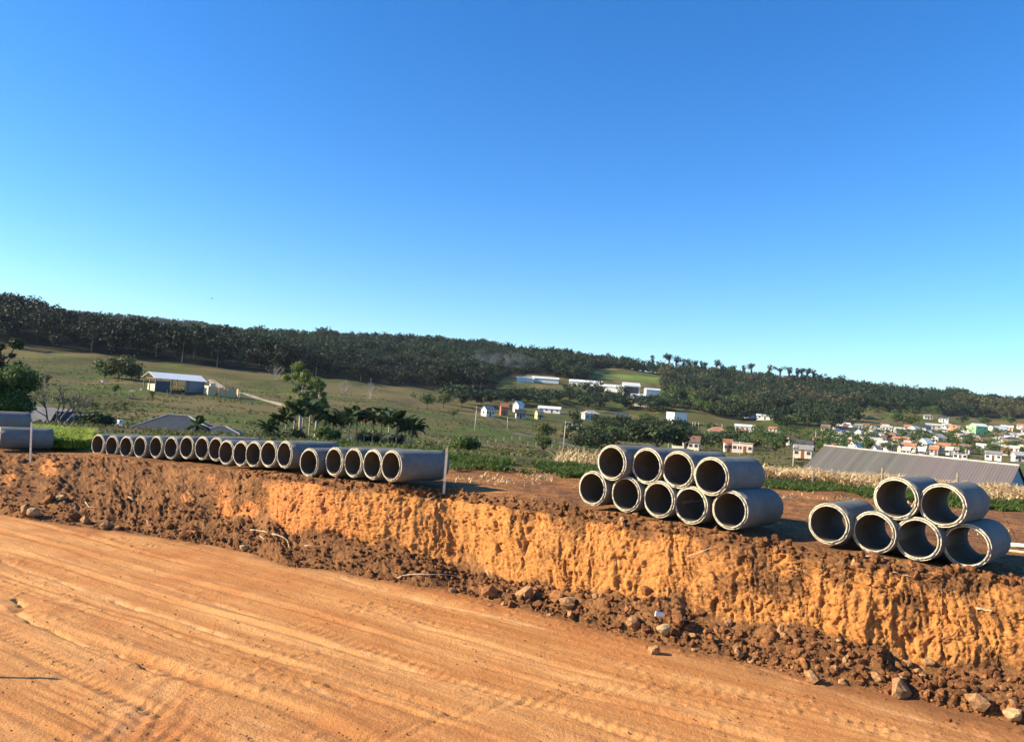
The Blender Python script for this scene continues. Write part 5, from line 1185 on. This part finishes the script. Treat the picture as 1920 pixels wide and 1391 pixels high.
# water drum and small tank
mb = MB(); mb.tube([(0, 0, -.5), (0, 0, .9)], .35, 12); o = mb.build('water_drum', WC['white'], None, True, loc=at(224, 800, 100)); tag(o, 'small white drum on the grass left of the wide hipped roof', 'drum')
mb = MB(); mb.add([(-1, -.8, 0), (1, -.8, 0), (1, .8, 0), (-1, .8, 0), (-.9, -.8, .9), (.8, -.7, .5), (.8, .7, .5), (-.9, .8, .9)], [(0, 3, 2, 1), (4, 5, 6, 7), (0, 1, 5, 4), (1, 2, 6, 5), (2, 3, 7, 6), (3, 0, 4, 7)])
o = mb.build('small_shelter', RC['light'], None, loc=at(217, 806, 92)); tag(o, 'little pale roofed shelter left of the garden shrubs', 'shelter')

# long grey shed beyond the maize
def shed():
    A = at(1545, 835.5, 90.0); B = at(1912, 873.5, 75.0); E = at(1500, 883.0, 85.3)
    A = np.array(A); B = np.array(B); dr = (B-A); L = np.linalg.norm(dr); dv = np.array(E)-A
    r = empty('long_shed', A); tag(r, 'long farm shed with a weathered grey corrugated roof behind the dry maize', 'shed')
    m, nt, b = newmat('fibre_cement'); b.inputs['Roughness'].default_value = 0.85
    v = ocoord(nt); n1 = nz(nt, v, 0.5, 5, 0.65); at_ = attr(nt, 'u')
    st = nz(nt, None, 1, 4, 0.6); cb = node(nt, 'ShaderNodeCombineXYZ'); nt.links.new(math_(nt, 'MULTIPLY', at_, 26.0), cb.inputs[0]); nt.links.new(cb.outputs[0], nt.nodes[-1].inputs[0]) if False else None
    nn = node(nt, 'ShaderNodeTexNoise'); nn.inputs['Scale'].default_value = 1.0; nn.inputs['Detail'].default_value = 4; nt.links.new(cb.outputs[0], nn.inputs['Vector'])
    c = mix(nt, ramp(nt, nn.outputs[0], [(0.35, 0.0), (0.65, 1.0)]), (0.080, 0.074, 0.064), (0.135, 0.126, 0.110)); c = mix(nt, ramp(nt, n1, [(0.4, 0.0), (0.7, 0.6)]), c, (0.10, 0.105, 0.075))
    c = mix(nt, math_(nt, 'MULTIPLY', ramp(nt, at_, [(0.45, 0.0), (0.6, 1.0)]), 0.55), c, (0.15, 0.115, 0.115)); nt.links.new(c, b.inputs['Base Color'])
    nu = 420; nv = 14; V = []; U_ = []
    for i in range(nu):
        u = i/(nu-1)
        for j in range(nv):
            t = j/(nv-1); q = dr*u+dv*t; q = q+np.array([0, 0, 0.014*math.sin(u*nu/6*math.pi*2)-0.02*(j % 3 == 2)]); V.append(q); U_.append(u)
    me = mkmesh('roof_slope', V, grid_faces(nu, nv), m, True, dict(u=U_)); link('roof_slope', me, r)
    hb = np.array([-dv[0], -dv[1], dv[2]]); V = []; U_ = []
    for i in range(60):
        for j in range(3): V.append(dr*(i/59)+hb*(j/2)+np.array([0, 0, -0.03])); U_.append(i/59)
    link('roof_slope', mkmesh('roof_slope', V, grid_faces(60, 3), m, True, dict(u=U_)), r)
    mb = MB(); mb.tube([(0, 0, .05), tuple(dr+np.array([0, 0, .05]))], .12, 8); mb.build('ridge_cap', RC['light'], r)
    wl = MB()
    for s in (dv, hb):
        p0 = s*0.93; p1 = dr+s*0.93; d = np.array([0, 0, -4.5]); k = np.array([0, 0, -0.25]); wl.add([p0+k, p1+k, p1+d, p0+d], [(0, 1, 2, 3)])
    for o_ in (dr*0.01, dr*0.99): a = dv*.93+o_; c_ = hb*.93+o_; top = o_+np.array([0, 0, -.2]); k = np.array([0, 0, -0.25]); wl.add([a+k, top, c_+k, c_+np.array([0, 0, -4.5]), a+np.array([0, 0, -4.5])], [(0, 1, 2), (0, 2, 3, 4)])
    wl.build('wall', WC['grey'], r)
shed()
# poles and posts
POLE = pmat('pole_concrete', (0.62, 0.57, 0.49), (0.46, 0.42, 0.36), 3, 0.85); POST = pmat('post_wood', (0.30, 0.24, 0.16), (0.18, 0.14, 0.09), 6, 0.9)
def pole(xt, yt, xb, yb, label, arm=True, rad=0.14, mat=None, ymin=100, name='utility_pole', cat='utility pole', group='utility poles across the valley', Y=None):
    if Y is None: p = hit(xb, yb, ymin)
    else: a = at(xb, yb, Y); p = Vector((a.x, Y, float(tz(a.x, Y))))
    t = at(xt, yt, p.y); H_ = t.z-p.z; r = empty(name, p); mb = MB()
    mb.tube([(0, 0, -.6), (t.x-p.x, 0, H_)], [rad, rad*.65], 8); mb.build('post', mat or POLE, r, True)
    if arm:
        mb = MB(); mb.box(t.x-p.x-.9, t.x-p.x+.9, -.22, -.12, H_-.7, H_-.55); k = mb.build('crossarm', POST, r)
        mb = MB()
        for q in (-.8, 0, .8): mb.tube([(t.x-p.x+q, -.17, H_-.55), (t.x-p.x+q, -.17, H_-.33)], .05, 6)
        mb.build('insulators', GLS, r)
    tag(r, label, cat, group); return p
pole(1061, 790, 1056, 841, 'tall leaning utility pole left of the nine pipe stack, above the lane')
pole(894, 762, 890, 808, 'pale utility pole in the pasture left of the red brick house')
pole(952, 782, 951, 808, 'short brown pole in the pasture under the red brick house', False, .1)
pole(1255, 812, 1253, 842, 'utility pole behind the upper pipes, left of the long cream house')
pole(1489, 834, 1487, 880, 'pale utility pole left of the long grey shed', Y=150)
pole(1387, 828, 1388, 853, 'thin pole in front of the orange and cream building', False, .1)
pole(1731, 810, 1730, 832, 'utility pole in the middle of the town')
pole(1713, 834, 1713, 855, 'pole beside the tall white gabled house')
pole(1849, 846, 1848, 866, 'utility pole above the right part of the shed roof')
pole(1600, 824, 1619, 852, 'thin pole in front of the grey walled low house', False, .08) if False else None
pole(1530, 805, 1529, 836, 'utility pole beside the small cream house')
for i, (x, y0, y1) in enumerate([(1299, 791, 804), (1303.5, 791, 805), (1310, 792, 806), (1339, 793, 803), (1344, 794, 803), (1354, 795, 804)]):
    pole(x, y0, x, y1, f'bare white concrete column in the field right of the white box building, {ordn[i]} from the left', False, .16, None, 150, 'concrete_column', 'column', 'white columns standing in the field')
for i, (x, y0, y1, l) in enumerate([(312.5, 730, 754, 'wooden post in front of the barn'), (421, 706, 756, 'thin tall wooden pole in front of the unfinished house'), (140, 708, 735, 'wooden post in the field left of the rounded clump'), (208, 783, 806, 'thin post left of the wide hipped roof'), (240, 733, 748, 'short fence post below the barn end')]):
    pole(x+1, y0, x, y1, l, False, .07, POST, 90, 'wooden_post', 'post', 'wooden posts in the pasture')
for i, (x, y0, y1, l) in enumerate([(1524, 883, 903, 'pale wooden fence post in the maize under the left end of the shed'), (1654, 877, 905, 'greenish wooden fence post in the maize above the six pipe stack'), (1795, 886, 905, 'dark wooden fence post in the maize right of the greenish one')]):
    pole(x+1, y0, x, y1, l, False, .06, POST, 20, 'fence_post', 'fence post', 'fence posts in the dry maize', Y=27.2)
rngp = random.Random(3)
for i in range(16):
    x = 870+i*15; y = 822+i*1.3+6*math.sin(i*.7) if i < 8 else 835+(i-8)*1.6
    pole(x, y-7, x, y, 'thin pale fence post in the pasture left of the leaning pole', False, .06, POLE, 110, 'fence_post', 'fence post', 'thin pale fence posts in the pasture')
# birds
for x, y, lab in ((398, 560, 'tiny bird flying in the sky above the left wood'), (595, 616, 'tiny bird flying just above the middle ridge')):
    mb = MB(); mb.tube([(-.3, 0, 0), (-.1, 0, .03), (.15, 0, .02), (.32, 0, 0)], [.02, .07, .06, .01], 6)
    mb.add([(-.1, 0, .05), (.1, 0, .05), (-.05, .55, .2), (-.15, 1.0, .08)], [(0, 1, 2, 3)]); mb.add([(-.1, 0, .05), (.1, 0, .05), (-.05, -.55, .2), (-.15, -1.0, .08)], [(0, 3, 2, 1)])
    o = mb.build('bird', RC['dark'], None, loc=at(x, y, 200)); o.rotation_euler = (0.3, 0, 0.7); tag(o, lab, 'bird')
# smoke from the factory
def smoke():
    m, nt, b = newmat('smoke'); nt.nodes.remove(b); pv = node(nt, 'ShaderNodeVolumePrincipled'); pv.inputs['Color'].default_value = (0.75, 0.82, 0.95, 1); pv.inputs['Anisotropy'].default_value = 0.1
    v = node(nt, 'ShaderNodeTexCoord').outputs['Object']; n = nz(nt, v, 0.09, 4, 0.6, 0.4)
    nt.links.new(math_(nt, 'MULTIPLY', ramp(nt, n, [(0.45, 0.0), (0.8, 1.0)]), 0.03), pv.inputs['Density']); nt.links.new(pv.outputs[0], nt.nodes['Material Output'].inputs['Volume'])
    p = at(1019, 706, 585); mb = MB(); mb.tube([(0, 0, 0), (-1, 0, 4), (-5, 0, 8), (-16, 3, 11), (-34, 5, 13), (-56, 8, 14)], [1.5, 3.2, 4.5, 6, 7.5, 4], 14)
    tag(mb.build('smoke', m, None, True, loc=p), 'thin bluish smoke drifting left from the white factory sheds', kind='stuff')
smoke()
# haze over the whole valley
def haze():
    m, nt, b = newmat('haze'); nt.nodes.remove(b); pv = node(nt, 'ShaderNodeVolumePrincipled'); pv.inputs['Color'].default_value = (0.72, 0.84, 1.0, 1); pv.inputs['Density'].default_value = HAZE; pv.inputs['Anisotropy'].default_value = 0.0
    nt.links.new(pv.outputs[0], nt.nodes['Material Output'].inputs['Volume'])
    mb = MB(); mb.box(-4200, 4200, -120, 7000, -30, 330); tag(mb.build('haze', m), kind='stuff')
HAZE = 0.00004
if HAZE: haze()
